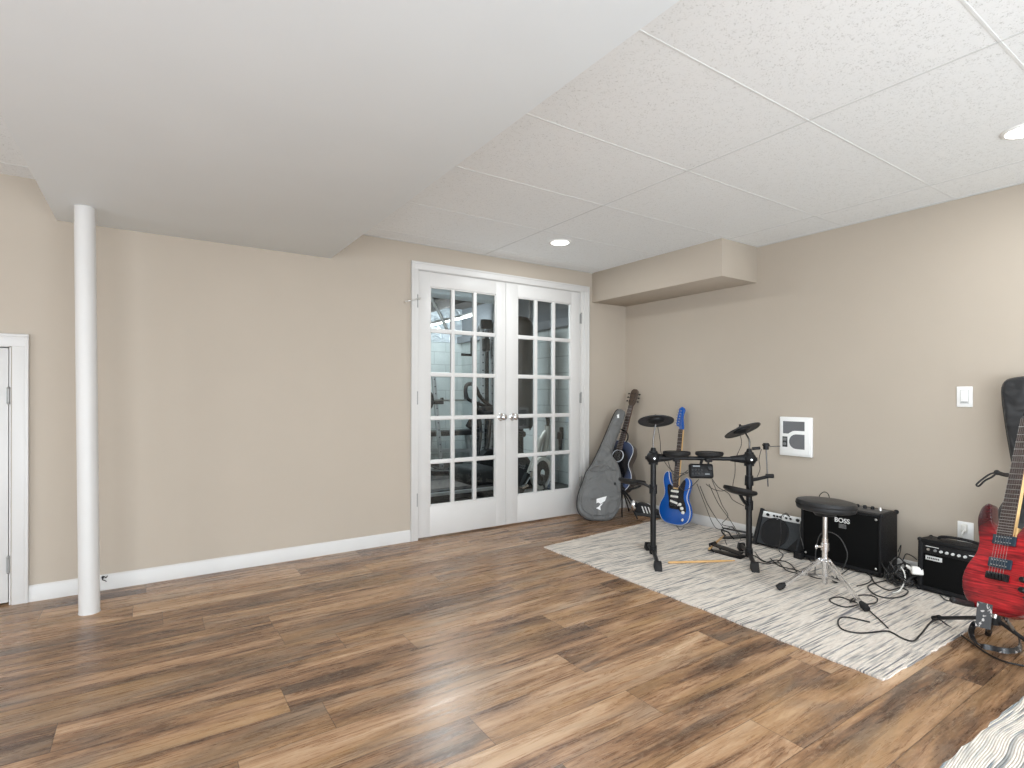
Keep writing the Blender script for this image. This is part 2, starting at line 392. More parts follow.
def text_part(name, txt, size, M, m, parent, ext=.0008, align='CENTER'):
    """lettering as mesh; M maps text XY plane to the parent's world place"""
    cu = bpy.data.curves.new(name, 'FONT'); cu.body = txt; cu.size = size; cu.extrude = ext; cu.align_x = align; cu.align_y = 'CENTER'; cu.offset = size * .012
    t = bpy.data.objects.new('tmp', cu); COL.objects.link(t); dg = bpy.context.evaluated_depsgraph_get()
    me = bpy.data.meshes.new_from_object(t.evaluated_get(dg)); bpy.data.objects.remove(t)
    g = G(); g.bm.from_mesh(me); bmesh.ops.transform(g.bm, matrix=M, verts=g.bm.verts)
    return part(name, g, m, parent, world=True)
def frame(o, x, y, z):
    M = Matrix((V(x), V(y), V(z))).transposed().to_4x4(); M.translation = V(o); return M

# ================================================================== ROOM SHELL
X0, Y1 = -9.0, -7.2
g = G(); g.box((X0, Y1, -.06), (.35, 4.1, 0)); struct('floor', g, FLOORM)
g = G(); g.box((X0, Y1, H), (.0, 0, H + .05)); struct('ceiling', g, CEILM)
# suspended grid
g = G()
for k in range(12):
    y = -.18 - .61 * k
    g.box((-2.844, y - .005, H - .0012), (0, y + .005, H + .001), .0007, seg=1); g.box((X0, y - .005, H - .0012), (-4.305, y + .005, H + .001), .0007, seg=1)
struct('trim_11', g, mat('pale_grid_metal', srgb(220, 222, 221), .55, noise=.01)); g = G()
for x in (-.372, -1.62, -2.83, -5.4, -6.62, -7.84): g.box((x - .005, Y1, H - .0014), (x + .005, 0, H + .001), .0007, seg=1)
g.box((-2.84, -.02, H - .003), (0, 0, H)); g.box((-.02, Y1, H - .003), (0, 0, H))
struct('trim_1', g, mat('white_grid_metal', srgb(208, 210, 209), .55, noise=.01))
# drywall beam (bulkhead)
g = G(); g.box((-4.305, Y1, 2.037), (-2.844, 0, H + .02), .003); struct('trim_2', g, BEAMW)
# back wall with the french door opening and the low closet door opening
WT = .12
g = G()
for a, b, z0, z1 in [(X0, -5.26, 0, H), (-5.26, -4.486, 1.348, H), (-4.486, -2.212, 0, H), (-2.212, -.578, 2.047, H), (-.578, 0.0, 0, H)]:
    g.box((a, 0, z0), (b, WT, z1 + .05))
struct('wall_back', g, WALL)
g = G(); g.box((0, Y1, 0), (.12, 0.0, H + .05)); struct('wall_right', g, WALL)
g = G(); g.box((X0 - .1, Y1, 0), (X0, 0.1, H + .05)); struct('wall_left', g, WALL)
g = G(); g.box((X0 - .1, Y1 - .1, 0), (.12, Y1, H + .05)); struct('wall_rear', g, WALL)
# soffit box in the corner
g = G(); g.box((-.44, -1.385, 1.965), (0, 0, H), .002)
struct('trim_3', g, WALL)
# baseboards: shaped profile
def baseboard(name, p0, p1, n):
    p0, p1, n = V(p0), V(p1), V(n); d = (p1 - p0); L = d.length; d.normalize()
    prof = [(0, 0), (.013, 0), (.013, .062), (.010, .070), (.010, .074), (.006, .082), (.003, .086), (0, .086)]
    M = frame(p0, n, d, (0, 0, 1))
    g = G(); g.prism(prof, 0, L, M); struct(name, g, WHITE)
baseboard('baseboard_back_left', (-4.414, 0, 0), (-2.258, 0, 0), (0, -1, 0))
baseboard('baseboard_back_corner', (-.490, 0, 0), (0, 0, 0), (0, -1, 0))
baseboard('baseboard_right', (0, 0, 0), (0, Y1, 0), (-1, 0, 0))
baseboard('baseboard_far_left', (X0, 0, 0), (-5.34, 0, 0), (0, -1, 0))
# casings (profiled, mitred look)
def casing(name, x0, x1, ztop, w, floorz=0):
    g = G()
    for a, b in ((x0, x0 + w), (x1 - w, x1)):
        g.box((a, -.016, floorz), (b, .001, ztop - w), .001)
        o = a if a == x0 else b - .014
        g.box((o, -.022, floorz), (o + .014, -.0155, ztop - .0145), .002)
    g.box((x0, -.016, ztop - w), (x1, .001, ztop), .001); g.box((x0, -.022, ztop - .014), (x1, -.0155, ztop), .002)
    return g
g = casing('c', -2.256, -.489, 2.103, .056)
g.box((-.5845, -.004, 0), (-.543, .03, 2.047))
for a, b in ((-2.212, -2.206), (-.584, -.578)): g.box((a, -.002, 0), (b, WT, 2.047))
g.box((-2.212, -.002, 2.042), (-.578, WT, 2.047))
struct('trim_4', g, WHITE)
g = casing('c', -5.34, -4.414, 1.412, .066); g.box((-4.492, -.002, 0), (-4.486, WT, 1.348)); g.box((-5.26, -.002, 1.343), (-4.486, WT, 1.348))
struct('trim_5', g, WHITE)
# gaskets behind closet door so the gap reads dark
g = G(); g.box((-5.255, .004, .012), (-4.4965, .038, 1.338), .002); d3 = struct('door_3', g, WHITE)
for za, zb in ((.17, .25), (1.05, 1.13)):
    g = G(); g.cyl((-4.494, -.004, za), (-4.494, -.004, zb), .0055, seg=12); g.box((-4.504, .001, za), (-4.487, .003, zb))
    g.ball((-4.494, -.006, za), .007, seg=10); g.ball((-4.494, -.006, zb), .007, seg=10)
    part('hinge', g, mat('dull_hinge', (.33, .33, .32), .5, .6), d3)
# french doors
def leaf(name, x0, x1, gx0, gx1, knobx, hx):
    g = G(); yf, yb = .002, .037; zb, zt, z0, z1 = .012, 2.040, .243, 1.931
    g.box((x0, yf, zb), (gx0, yb, zt), .002); g.box((gx1, yf, zb), (x1, yb, zt), .002)
    g.box((gx0 - .001, yf, zb), (gx1 + .001, yb, z0), .0015); g.box((gx0 - .001, yf, z1), (gx1 + .001, yb, zt), .0015)
    d = struct(name, g, WHITE)
    g = G(); w = .0165
    # sticking round each light and the glazing bars
    for i in range(1, 3):
        x = gx0 + (gx1 - gx0) * i / 3; g.box((x - w, yf + .003, z0), (x + w, yb - .003, z1), .006)
    for i in range(1, 5):
        z = z0 + (z1 - z0) * i / 5; g.box((gx0, yf + .0038, z - w), (gx1, yb - .0038, z + w), .006)
    b = .010
    g.box((gx0, yf + .006, z0), (gx0 + b, yb - .006, z1), .003); g.box((gx1 - b, yf + .006, z0), (gx1, yb - .006, z1), .003)
    g.box((gx0, yf + .006, z0), (gx1, yb - .006, z0 + b), .003); g.box((gx0, yf + .006, z1 - b), (gx1, yb - .006, z1), .003)
    part('glazing_bars', g, WHITE, d)
    g = G(); g.box((gx0, .018, z0), (gx1, .021, z1)); part('glass_panes', g, GLASS, d)
    g = G(); g.lathe([(0, 0), (.031, 0), (.031, .004), (.026, .008), (.012, .010), (.010, .028), (.016, .034), (.025, .042), (.028, .052), (.025, .062), (.015, .069), (0, .071)], (knobx, yf, .915), (0, -1, 0))
    kn = part('door_knob', g, CHROME, d)
    for z in (.30, 1.07, 1.80):
        g = G(); g.cyl((hx, -.012, z - .045), (hx, -.012, z + .045), .006, seg=12); g.ball((hx, -.012, z + .05), .007, seg=10); g.box((hx - .008, -.008, z - .044), (hx + .008, .004, z + .044), .001)
        part('hinge', g, mat('dull_hinge', (.33, .33, .32), .5, .6), d)
    return d
d1 = leaf('door_1', -2.203, -1.3955, -2.094, -1.496, -1.452, -2.206)
d2 = leaf('door_2', -1.3925, -.587, -1.281, -.690, -1.335, -.583)
# astragal strip on the meeting stile
g = G(); g.box((-1.405, -.006, .014), (-1.3945, .003, 2.038), .002); part('astragal', g, WHITE, d1)
# hook latch screwed by the top of the left leaf
g = G(); g.tube([(-2.30, -.012, 1.79), (-2.285, -.03, 1.795), (-2.24, -.034, 1.81), (-2.20, -.03, 1.823), (-2.19, -.02, 1.825)], .0035, 8, 4); g.cyl((-2.30, 0, 1.79), (-2.30, -.02, 1.79), .007, seg=12); g.cyl((-2.19, .0, 1.825), (-2.19, -.026, 1.825), .007, seg=12)
solo('hook_latch', g, NICKEL, 'small silver hook latch beside the top left corner of the french doors', 'latch', base=(-2.3, 0, 1.79))

# steel column
g = G(); g.cyl((-4.135, -.352, 0), (-4.158, -.340, 2.037), .044, seg=40)
g.cyl((-4.135, -.352, 0), (-4.135, -.352, .004), .046, seg=40)
solo('support_column', g, WHITE, 'round white painted steel support column under the bulkhead, left side', 'column', base=(-4.143, -.351, 0))
# little coax stub on baseboard beside the column
g = G(); q = V((-4.10, -.018, .075)); g.tube([q, q + V((.005, -.01, .008)), q + V((.015, -.015, .0)), q + V((.022, -.015, .01))], .0025, 6, 4); g.tube([q, q + V((.0, -.01, -.01)), q + V((.01, -.015, -.015)), q + V((.017, -.01, -.022))], .0025, 6, 4); g.cyl(q + V((0, .012, 0)), q + V((0, -.004, 0)), .006)
solo('cable_stub', g, CABLE, 'tiny dark cable stub sticking out at the baseboard behind the white column', 'cable', base=q)

# wall heater panel
hy0, hy1, hz0, hz1 = -1.812, -1.577, .662, .944
t = thing('wall_heater', 'white square wall heater with grey grilles on the right wall', 'heater', (0, (hy0 + hy1) / 2, hz0))
g = G(); g.box((-.022, hy0, hz0), (0, hy1, hz1), .006, seg=3); g.box((-.027, hy0 + .012, hz0 + .012), (-.018, hy1 - .012, hz1 - .012), .004); part('cover', g, PLASTIC_W, t)
def Mwall(y, z, x=-.0275):    # local x -> -Y (to the right seen from the room), z up, y -> +X
    return frame((x, y, z), (0, -1, 0), (1, 0, 0), (0, 0, 1))
GR = NT('grey_louvre'); _tc = GR.n('ShaderNodeTexCoord'); _w = GR.n('ShaderNodeTexWave', {'Vector': _tc.outputs['Object'], 'Scale': 42.0}, bands_direction='Z')
GR.out(GR.ramp(_w.outputs['Fac'], [(.2, srgb(66, 67, 70)), (.8, srgb(136, 137, 140))]), 'Base Color'); GR.b.inputs['Roughness'].default_value = .5
g = G(); M = Mwall(hy1, hz0)
g.prism([(.030, .250), (.188, .250), (.188, .183), (.12, .183), (.10, .179), (.082, .168), (.070, .160), (.030, .160)], 0, .004, M, .0008, 1); part('upper_grille', g, GR.m, t)
g = G(); pts = [(.188, .158), (.188, .052)] + [(.129 - .053 * math.sin(a), .105 - .053 * math.cos(a)) for a in [PI * k / 14 for k in range(15)]]
g.prism(pts, 0, .004, M, .0008, 1); part('lower_grille', g, GR.m, t)
g = G(); g.prism([(.026, .138), (.064, .138), (.064, .062), (.026, .062)], 0, .004, M, .0008, 1); cpn = part('control_panel', g, mat('dark_panel', (.03, .032, .035), .4), t)
g = G(); g.cyl(V(M @ V((.045, 0, .085))), V(M @ V((.045, -.008, .085))), .011); g.box(M @ V((.032, 0, .108)), M @ V((.058, -.002, .130))); part('dial', g, GREYP, cpn)
# switch plate
def plate(y0, y1, z0, z1, name, label, cat):
    t = thing(name, label, cat, (0, (y0 + y1) / 2, z0)); g = G(); g.box((-.006, y0, z0), (0, y1, z1), .0025); part('cover_plate', g, PLASTIC_W, t); return t
t = plate(-2.703, -2.629, 1.035, 1.153, 'light_switch', 'white rocker light switch on the right wall above the amplifiers', 'switch')
g = G(); g.box((-.0068, -2.686, 1.055), (-.005, -2.646, 1.133)); part('rocker_frame', g, mat('pale_grey_plastic', srgb(205, 205, 203), .5), t)
g = G(); g.box((-.009, -2.683, 1.058), (-.005, -2.649, 1.130), .0015); rk = part('rocker', g, PLASTIC_W, t)
g = G(); g.box((-.010, -2.682, 1.061), (-.008, -2.650, 1.066)); part('lower_slot', g, GREYP, rk)
t = plate(-2.708, -2.634, .262, .378, 'wall_outlet', 'white double outlet low on the right wall behind the small amplifier', 'outlet')
g = G()
for z in (.297, .343): g.lathe([(0, 0), (.017, 0), (.016, .003), (0, .003)], (-.005, -2.671, z), (-1, 0, 0))
parts('socket', g, PLASTIC_W, t)
g = G(); g.box((-.03, -2.684, .318), (-.0082, -2.656, .366), .006); g.tube([(-.028, -2.671, .33), (-.045, -2.668, .315), (-.04, -2.660, .285), (-.05, -2.655, .25), (-.06, -2.66, .2)], .004, 8, 4)
solo('power_plug', g, CABLE_W, 'white plug with its cord in the wall outlet', 'plug', base=(-.03, -2.67, .3))

# ceiling downlights
def downlight(x, y, label):
    t = thing('recessed_light', label, 'ceiling light', (x, y, H))
    g = G(); g.lathe([(.062, -.003), (.066, -.008), (.076, -.007), (.082, -.003), (.083, .0), (.062, .0)], (x, y, H), seg=40); part('trim_ring', g, PLASTIC_W, t)
    g = G(); g.cyl((x, y, H - .008), (x, y, H - .003), .064, seg=36); part('lens', g, mat('lit_lens', (1, 1, 1), .5, emit=6.0), t)
downlight(*DOWNLIGHTS[0], 'lit recessed ceiling light in front of the french doors')
downlight(*DOWNLIGHTS[1], 'lit recessed ceiling light cut by the right edge of the photo')
downlight(*DOWNLIGHTS[2], 'lit recessed ceiling light at the top edge of the photo')

# ================================================================== RUGS
def rug(name, quad, m, label, wave, t=.008, n=48):
    c = sum((V((*q, 0)) for q in quad), V()) / 4; b = bmesh.new(); grid = []
    a, b1, c1, d1_ = [V((*q, 0)) for q in quad]
    for i in range(n + 1):
        row = []
        for j in range(n + 1):
            u, v = i / n, j / n; p = a.lerp(b1, u).lerp(d1_.lerp(c1, u), v) - c
            ed = min(u, 1 - u, v, 1 - v)
            if ed == 0: p += V((random.uniform(-.004, .004), random.uniform(-.004, .004), 0))
            row.append(b.verts.new((p.x, p.y, t + wave * (.5 + .5 * math.sin(p.x * 9 + 3 * math.sin(p.y * 5))) * min(1, ed * 12))))
        grid.append(row)
    for i in range(n):
        for j in range(n): b.faces.new((grid[i][j], grid[i + 1][j], grid[i + 1][j + 1], grid[i][j + 1]))
    bmesh.ops.recalc_face_normals(b, faces=b.faces)
    bd = [e for e in b.edges if e.is_boundary]; r = bmesh.ops.extrude_edge_only(b, edges=bd)
    vs = [x for x in r['geom'] if isinstance(x, bmesh.types.BMVert)]
    for v in vs: v.co.z = 0.0005
    g = G(); g.bm.free(); g.bm = b
    bmesh.ops.recalc_face_normals(b, faces=b.faces)
    o = part(name, g, m); o.location = (c.x, c.y, 0); WM[o.name] = Matrix.Translation(c); return tag(o, label, 'rug')
rug('woven_rug', [(-1.525, -.69), (-.03, -.55), (-.03, -2.905), (-1.537, -2.87)], RUG1, 'cream and grey streaked rag rug under the drum kit and stool', 0)
rug('woven_rug', [(-2.6, -3.165), (-.3, -3.23), (-.3, -6.0), (-2.6, -6.0)], RUG2, 'second cream rag rug with wavy blue grey streaks, cut by bottom right corner', .006)
RZ = .0085   # top of rug

# ================================================================== GUITARS
BODY = [(0, 0), (-.08, .006), (-.137, .042), (-.163, .105), (-.152, .165), (-.124, .215), (-.117, .26), (-.133, .315), (-.146, .365), (-.137, .41), (-.112, .432), (-.094, .424), (-.084, .385), (-.066, .345), (-.036, .318),
        (.034, .318), (.052, .334), (.068, .362), (.090, .392), (.117, .388), (.134, .355), (.131, .305), (.117, .25), (.124, .205), (.150, .160), (.163, .10), (.143, .04), (.085, .006)]
def electric_guitar(name, label, M, body_m, side_m, head_m, style):
    t = thing(name, label, 'guitar', M=M)
    def P(nm, g, m, par=None, lab=None, **k): return part(nm, g, m, par or t, world=False, label=lab, **k)
    def PP(nm, g, m, par=None): return parts(nm, g, m, par or t, world=False)
    hs_ = 1 if style == 'strat' else -1
    sx_, sz_ = (.83, 1.0) if style != 'strat' else (1, 1)
    g = G(); g.prism([(a * sx_, c * sz_) for a, c in BODY], .002, .044, bev=.006, smooth=4); body = P('body', g, body_m)
    if style == 'strat':
        g = G(); rim = spline([V((a, .0035, c)) for a, c in BODY], 4, True); g.tube([(p.x * 1.005, .007, (p.z - .2) * 1.004 + .2) for p in rim], .0032, 6, 0, True); P('edge_binding', g, side_m)
    NL = .318; nut = .800
    g = G(); g.prism([(-.028, .305), (.028, .305), (.0215, nut), (-.0215, nut)], -.009, -.003, bev=.001); fb = P('fretboard', g, ROSE)
    g = G(); g.prism([(-.0275, .29), (.0275, .29), (.021, nut), (-.021, nut)], -.003, .017, bev=.006, seg=3); P('neck', g, MAPLE)
    g = G(); scale = .648; brg = nut - scale
    nf = 24 if style != 'strat' else 21
    for k in range(1, nf + 1):
        z = nut - scale * (1 - 2 ** (-k / 12))
        if z < .308: break
        w = .0215 + (.0065) * (nut - z) / (nut - .305); g.cyl((-w, -.0095, z), (w, -.0095, z), .0012, seg=6)
    PP('fret', g, NICKEL, fb)
    # headstock with six tuners in line
    if style == 'strat': HS = [(-.021, nut), (-.022, nut + .02), (-.050, nut + .03), (-.058, nut + .05), (-.052, nut + .10), (-.045, nut + .15), (-.038, nut + .185), (-.01, nut + .197), (.012, nut + .185), (.020, nut + .165), (.012, nut + .14), (.006, nut + .11), (.014, nut + .06), (.022, nut + .02), (.021, nut)]
    else: HS = [(.021, nut), (.036, nut + .03), (.046, nut + .06), (.034, nut + .12), (.014, nut + .19), (-.012, nut + .20), (-.02, nut + .15), (-.022, nut + .05), (-.021, nut)]
    g = G(); g.prism(HS, -.002, .013, bev=.0025); hd = P('headstock', g, head_m)
    for k in range(6):
        g = G(); z = nut + .045 + k * .023; x = (-.030 + k * .0035) * hs_; a_ = hs_
        g.cyl((x, -.002, z), (x, -.012, z), .0042, seg=10); g.cyl((x - .02 * a_, .004, z), (x - .036 * a_, .004, z), .003, seg=8); g.ball((x - .040 * a_, .004, z), .0075, (1, .45, 1), seg=10); P('tuner', g, NICKEL, hd)
    for k in range(6):
        g = G(); x0 = (-2.5 + k) * .0104; x1 = (-2.5 + k) * .0068
        g.cyl((x0, -.014, .147), (x1, -.012, nut), .0004, seg=5)
        g.cyl((x1, -.012, nut), ((-.030 + k * .0035) * hs_, -.008, nut + .045 + k * .023), .0004, seg=5); P('string', g, STR)
    if style == 'strat':
        g = G(); PG = [(a, b + .022) for a, b in [(-.052, .30), (-.030, .285), (.030, .285), (.045, .31), (.070, .345), (.09, .355), (.096, .32), (.088, .26), (.09, .20), (.112, .155), (.125, .10), (.098, .075), (.06, .095), (.03, .11), (-.05, .118), (-.058, .15), (-.07, .2), (-.085, .25), (-.088, .29), (-.075, .305)]]
        g.prism(PG, -.0005, .002, smooth=2); P('pickguard', g, mat('black_pickguard', (.012, .012, .014), .25))
        wp = mat('white_pickup_cover', srgb(240, 238, 230), .4)
        for z, rot in ((.272, 0), (.228, 0), (.182, .2)):
            g = G(); Mr = Matrix.Translation((-.004, 0, z)) @ Matrix.Rotation(rot, 4, 'Y'); g.box((-.040, -.0085, -.009), (.040, 0, .009), .004, Mr); P('pickup', g, wp)
        for x, z in ((.062, .170), (.085, .140), (.100, .108)):
            g = G(); g.lathe([(0, 0), (.0135, 0), (.012, .012), (.009, .015), (0, .015)], (x, 0, z), (0, -1, 0), 20); P('knob', g, wp)
        g = G(); g.box((.04, -.012, .155), (.045, 0, .166)); P('selector', g, wp)
        g = G(); g.box((-.042, -.012, .125), (.042, 0, .155), .002); br = P('bridge', g, mat('black_bridge', (.02, .02, .02), .3, .5))
        g = G(); g.prism([(.085, .045), (.10, .062), (.112, .052), (.10, .034)], -.002, .002, smooth=3); g.cyl((.099, -.006, .049), (.099, .002, .049), .006); P('jack_plate', g, CHROME)
    else:
        pk = mat('black_humbucker', (.012, .03, .05), .3)
        for z in (.288, .195):
            g = G(); g.box((-.042, -.007, z - .019), (.042, .002, z + .019), .003); pu = P('pickup', g, pk)
            g = G(); [g.cyl(((-2.5 + k) * .0105, -.009, z + o), ((-2.5 + k) * .0105, -.006, z + o), .0022, seg=8) for k in range(6) for o in (-.010, .010)]; PP('pole_piece', g, NICKEL, pu)
        g = G(); g.box((-.040, -.011, .128), (.040, .002, .156), .002); [g.box((-.035 + k * .0125, -.017, .130), (-.026 + k * .0125, -.009, .150), .001) for k in range(6)]; P('bridge', g, BLACKM)
        for x, z in ((.090, .150), (.094, .112)):
            g = G(); g.lathe([(0, 0), (.011, 0), (.0105, .014), (.008, .017), (0, .017)], (x, .002, z), (0, -1, 0), 20); P('knob', g, BLACKM)
        g = G(); g.cyl((.104, .002, .082), (.106, -.012, .086), .003); P('selector', g, BLACKM)
        # comfort bevel on the lower cutaway inside the long horn
        g = G(); g.cyl((.0, .02, .004), (.0, .02, -.014), .008, .006, 14); P('strap_button', g, NICKEL)
        g = G(); g.box((.029, .0, .305), (.038, .03, .345), .003); P('neck_heel', g, MAPLE)
    return t
def lean(base, head, face):
    """matrix: local z from base to head, local -y towards 'face'"""
    z = (V(head) - V(base)).normalized(); f = V(face); f = (f - z * f.dot(z)).normalized(); y = -f; x = y.cross(z); return frame(base, x, y, z)
STR = mat('steel_string', (.30, .29, .28), .4, .6)
BLUE = mat('blue_gloss_lacquer', srgb(16, 84, 168), .16, noise=.08, nscale=6, coat=.5)
IVORY = mat('cream_binding', srgb(205, 208, 215), .35, noise=.03)
# blue guitar against right wall on rug
B_base = on(672.5, 524, 0, -.235); B_head = on(683, 409, 0, -.062); B_base.z = max(B_base.z, RZ + .002)
electric_guitar('electric_guitar', 'bright blue electric guitar with black pickguard leaning on the right wall', lean(B_base, B_head, (-1, .02, .1)), BLUE, IVORY, BLUE, 'strat')
# red guitar on its stand
RED = flame_material('red_flame_lacquer', srgb(96, 6, 16), srgb(206, 34, 42), srgb(44, 4, 10))
R_base = PD(991, 613, 2.10); R_up = (PD(1014.5, 490, 2.18) - R_base).normalized()
MR = lean(R_base, R_base + R_up, (-1, .42, .12))
electric_guitar('electric_guitar', 'red flame top electric guitar standing at the right edge on a black stand', MR, RED, RED, BLACK, 'super')

# acoustic guitar in the corner
def acoustic(label, M):
    t = thing('acoustic_guitar', label, 'guitar', M=M)
    def P(nm, g, m, par=None, **k): return part(nm, g, m, par or t, world=False, **k)
    def PP(nm, g, m, par=None): return parts(nm, g, m, par or t, world=False)
    O = [(0, 0), (-.10, .010), (-.165, .05), (-.19, .12), (-.178, .19), (-.14, .245), (-.125, .285), (-.138, .345), (-.145, .39), (-.125, .44), (-.08, .475), (-.028, .483), (.028, .483), (.08, .475), (.125, .44), (.142, .39), (.136, .345), (.125, .285), (.14, .245), (.178, .19), (.19, .12), (.165, .05), (.10, .010)]
    g = G(); g.prism(O, .004, .095, bev=.004, smooth=4); P('body', g, mat('dark_brown_sides', srgb(66, 58, 54), .3, noise=.15, nscale=20))
    DB = NT('black_to_blue_top'); tc = DB.n('ShaderNodeTexCoord'); sp = DB.n('ShaderNodeSeparateXYZ', {0: tc.outputs['Object']})
    r = DB.math('SQRT', DB.math('ADD', DB.math('POWER', DB.math('DIVIDE', sp.outputs[0], .19), 2.0), DB.math('POWER', DB.math('DIVIDE', DB.math('SUBTRACT', sp.outputs[2], .23), .27), 2.0)))
    DB.out(DB.ramp(r, [(.62, srgb(9, 10, 16)), (1.0, srgb(62, 74, 104))]), 'Base Color'); DB.b.inputs['Roughness'].default_value = .2
    g = G(); g.prism([(a * .985, (c - .24) * .985 + .24) for a, c in O], 0, .006, bev=.001, smooth=4); P('top', g, DB.m)
    g = G(); rim = spline([V((a * .992, .002, (c - .24) * .992 + .24)) for a, c in O], 4, True); g.tube(rim, .0032, 6, 0, True); P('binding', g, IVORY)
    g = G(); g.tube([(.056 * math.cos(a), -.0005, .335 + .056 * math.sin(a)) for a in [2 * PI * k / 28 for k in range(28)]], .0045, 6, 0, True); rs = P('rosette', g, IVORY)
    g = G(); g.cyl((0, -.0006, .335), (0, .0005, .335), .052, seg=28); P('sound_hole', g, mat('dark_cavity', (.01, .008, .007), .9))
    nut = .83
    g = G(); g.prism([(-.028, .39), (.028, .39), (.022, nut), (-.022, nut)], -.007, 0, bev=.001); fb = P('fretboard', g, ROSE)
    g = G(); g.prism([(-.027, .48), (.027, .48), (.0215, nut), (-.0215, nut)], 0, .018, bev=.006); P('neck', g, mat('brown_neck', srgb(96, 74, 58), .4, noise=.15))
    g = G()
    for k in range(1, 19):
        z = nut - .648 * (1 - 2 ** (-k / 12)); w = .022 + .006 * (nut - z) / .44; g.cyl((-w, -.0075, z), (w, -.0075, z), .001, seg=6)
    PP('fret', g, NICKEL, fb)
    g = G(); g.prism([(-.021, nut), (-.034, nut + .03), (-.038, nut + .12), (-.034, nut + .15), (-.018, nut + .166), (.018, nut + .166), (.034, nut + .15), (.038, nut + .12), (.034, nut + .03), (.021, nut)], .0, .015, bev=.002); hd = P('headstock', g, mat('brown_headstock', srgb(72, 58, 48), .3, noise=.15))
    for s in (-1, 1):
        for k in range(3):
            g = G(); z = nut + .045 + k * .037; g.cyl((s * .02, 0, z), (s * .02, -.014, z), .004, seg=10); g.cyl((s * .034, .008, z), (s * .052, .008, z), .0028, seg=8); g.ball((s * .056, .008, z), .009, (1, .5, .9), seg=10); P('tuner', g, BLACKM, hd)
    g = G(); g.prism([(-.08, .125), (.08, .125), (.06, .15), (-.06, .15)], -.008, 0, bev=.002); P('bridge', g, ROSE)
    g = G(); [g.cyl(((-2.5 + k) * .011, -.012, .14), ((-2.5 + k) * .0072, -.010, nut), .0006, seg=5) for k in range(6)]; PP('string', g, STR)
    # capo / strap end tied on the neck
    g = G(); g.tube([(-.03, -.012, .555), (-.05, -.02, .57), (-.03, -.02, .585), (.03, -.018, .565), (.055, -.014, .54), (.06, -.01, .50), (.05, -.01, .47)], .0065, 8, 4); P('neck_strap', g, RUBBER)
    return t
A_head = PD(635.5, 388, 5.16); A_base = PD(608.5, 491, 4.94)
acoustic('acoustic guitar with dark blue top and brown neck standing in the corner', lean(A_base, A_head, (-1, -.30, .25)))

# grey gig bag in front of it
def from_pixels(px, o, u, w, n):
    out = []
    for x, y in px:
        p = on_plane(x, y, o, n) - V(o); out.append((p.dot(u), p.dot(w)))
    return out
def fabric(name, c, sc=7.0):
    g = NT(name); tc = g.n('ShaderNodeTexCoord')
    n = g.n('ShaderNodeTexNoise', {'Vector': tc.outputs['Object'], 'Scale': sc, 'Detail': 2.0, 'Distortion': .9}).outputs['Fac']
    n2 = g.n('ShaderNodeTexNoise', {'Vector': tc.outputs['Object'], 'Scale': 420.0, 'Detail': 2.0}).outputs['Fac']
    g.out(g.ramp(n2, [(.3, tuple(x * .8 for x in c[:3]) + (1,)), (.7, tuple(x * 1.2 for x in c[:3]) + (1,))]), 'Base Color')
    g.b.inputs['Roughness'].default_value = .62; g.b.inputs['Sheen Weight'].default_value = .15
    b1 = g.n('ShaderNodeBump', {'Strength': .8, 'Distance': .07, 'Height': n}); b2 = g.n('ShaderNodeBump', {'Strength': .3, 'Distance': .002, 'Height': n2, 'Normal': b1.outputs[0]})
    g.out(b2.outputs[0], 'Normal'); return g.m
def puffy(outline, depth, M, inset=.028, k=3):
    """soft bag: outline with rounded, inflated front"""
    g = G(); g.prism(outline, 0, depth, M, bev=inset, seg=5, smooth=k); return g
gb_o = PD(600, 519, 4.72); gb_o.z = .012
gb_top = PD(624, 412, 5.02)
gz = (gb_top - gb_o).normalized(); face = (CAM - gb_o); face.z = 0; face = (face - gz * face.dot(gz)).normalized(); face = (face + V((.22, -.1, 0))).normalized(); face = (face - gz * face.dot(gz)).normalized()
gy = -face; gx = gy.cross(gz).normalized()
bag_px = [(598, 520.5), (587, 519), (579, 512.5), (577, 504), (578.5, 493), (583, 481), (586, 472), (592, 463), (601, 447), (609, 428), (615.5, 413), (619, 408.6), (624, 410), (625.5, 415), (619, 434), (613.5, 449), (613, 456), (618, 463), (621.5, 475), (621, 487), (621.5, 500), (618, 512), (610, 520)]
bag_px = [(x + (1.6 if x < 596 else .5), y) for x, y in bag_px]
ol = from_pixels(bag_px, gb_o, gx, gz, gy)
MG = frame(gb_o, gx, gy, gz)
t = thing('gig_bag', 'grey padded gig bag with a white emblem leaning beside the french doors', 'gig bag', M=MG)
GREYF = fabric('grey_nylon', (.135, .137, .135, 1)); DARKF = mat('dark_zip_tape', (.02, .02, .02), .7, noise=.2)
g = G(); g.prism(ol, 0, .085, bev=.03, seg=5, smooth=3); part('bag_shell', g, GREYF, t, world=False)
g = G(); g.tube([(x, .052, z) for x, z in ol], .007, 6, 3, True); part('zipper', g, DARKF, t, world=False)
pk = from_pixels([(583, 510), (581, 499), (584, 487), (590, 478.5), (600, 476), (611, 479), (617, 488), (618, 500), (615, 511), (604, 515.5), (592, 515)], gb_o, gx, gz, gy)
g = G(); g.prism(pk, -.016, .006, bev=.010, seg=4, smooth=3); pocket = part('front_pocket', g, GREYF, t, world=False)
pk = from_pixels([(590, 471), (593, 465), (603, 461.5), (612, 463), (616, 470), (608, 470), (598, 472)], gb_o, gx, gz, gy)
g = G(); g.prism(pk, -.010, .006, bev=.007, seg=4, smooth=3); part('upper_pocket', g, GREYF, t, world=False)
em_ = lambda px: from_pixels(px, gb_o, gx, gz, gy)
WEM = mat('white_print', srgb(236, 236, 236), .5)
fo = []
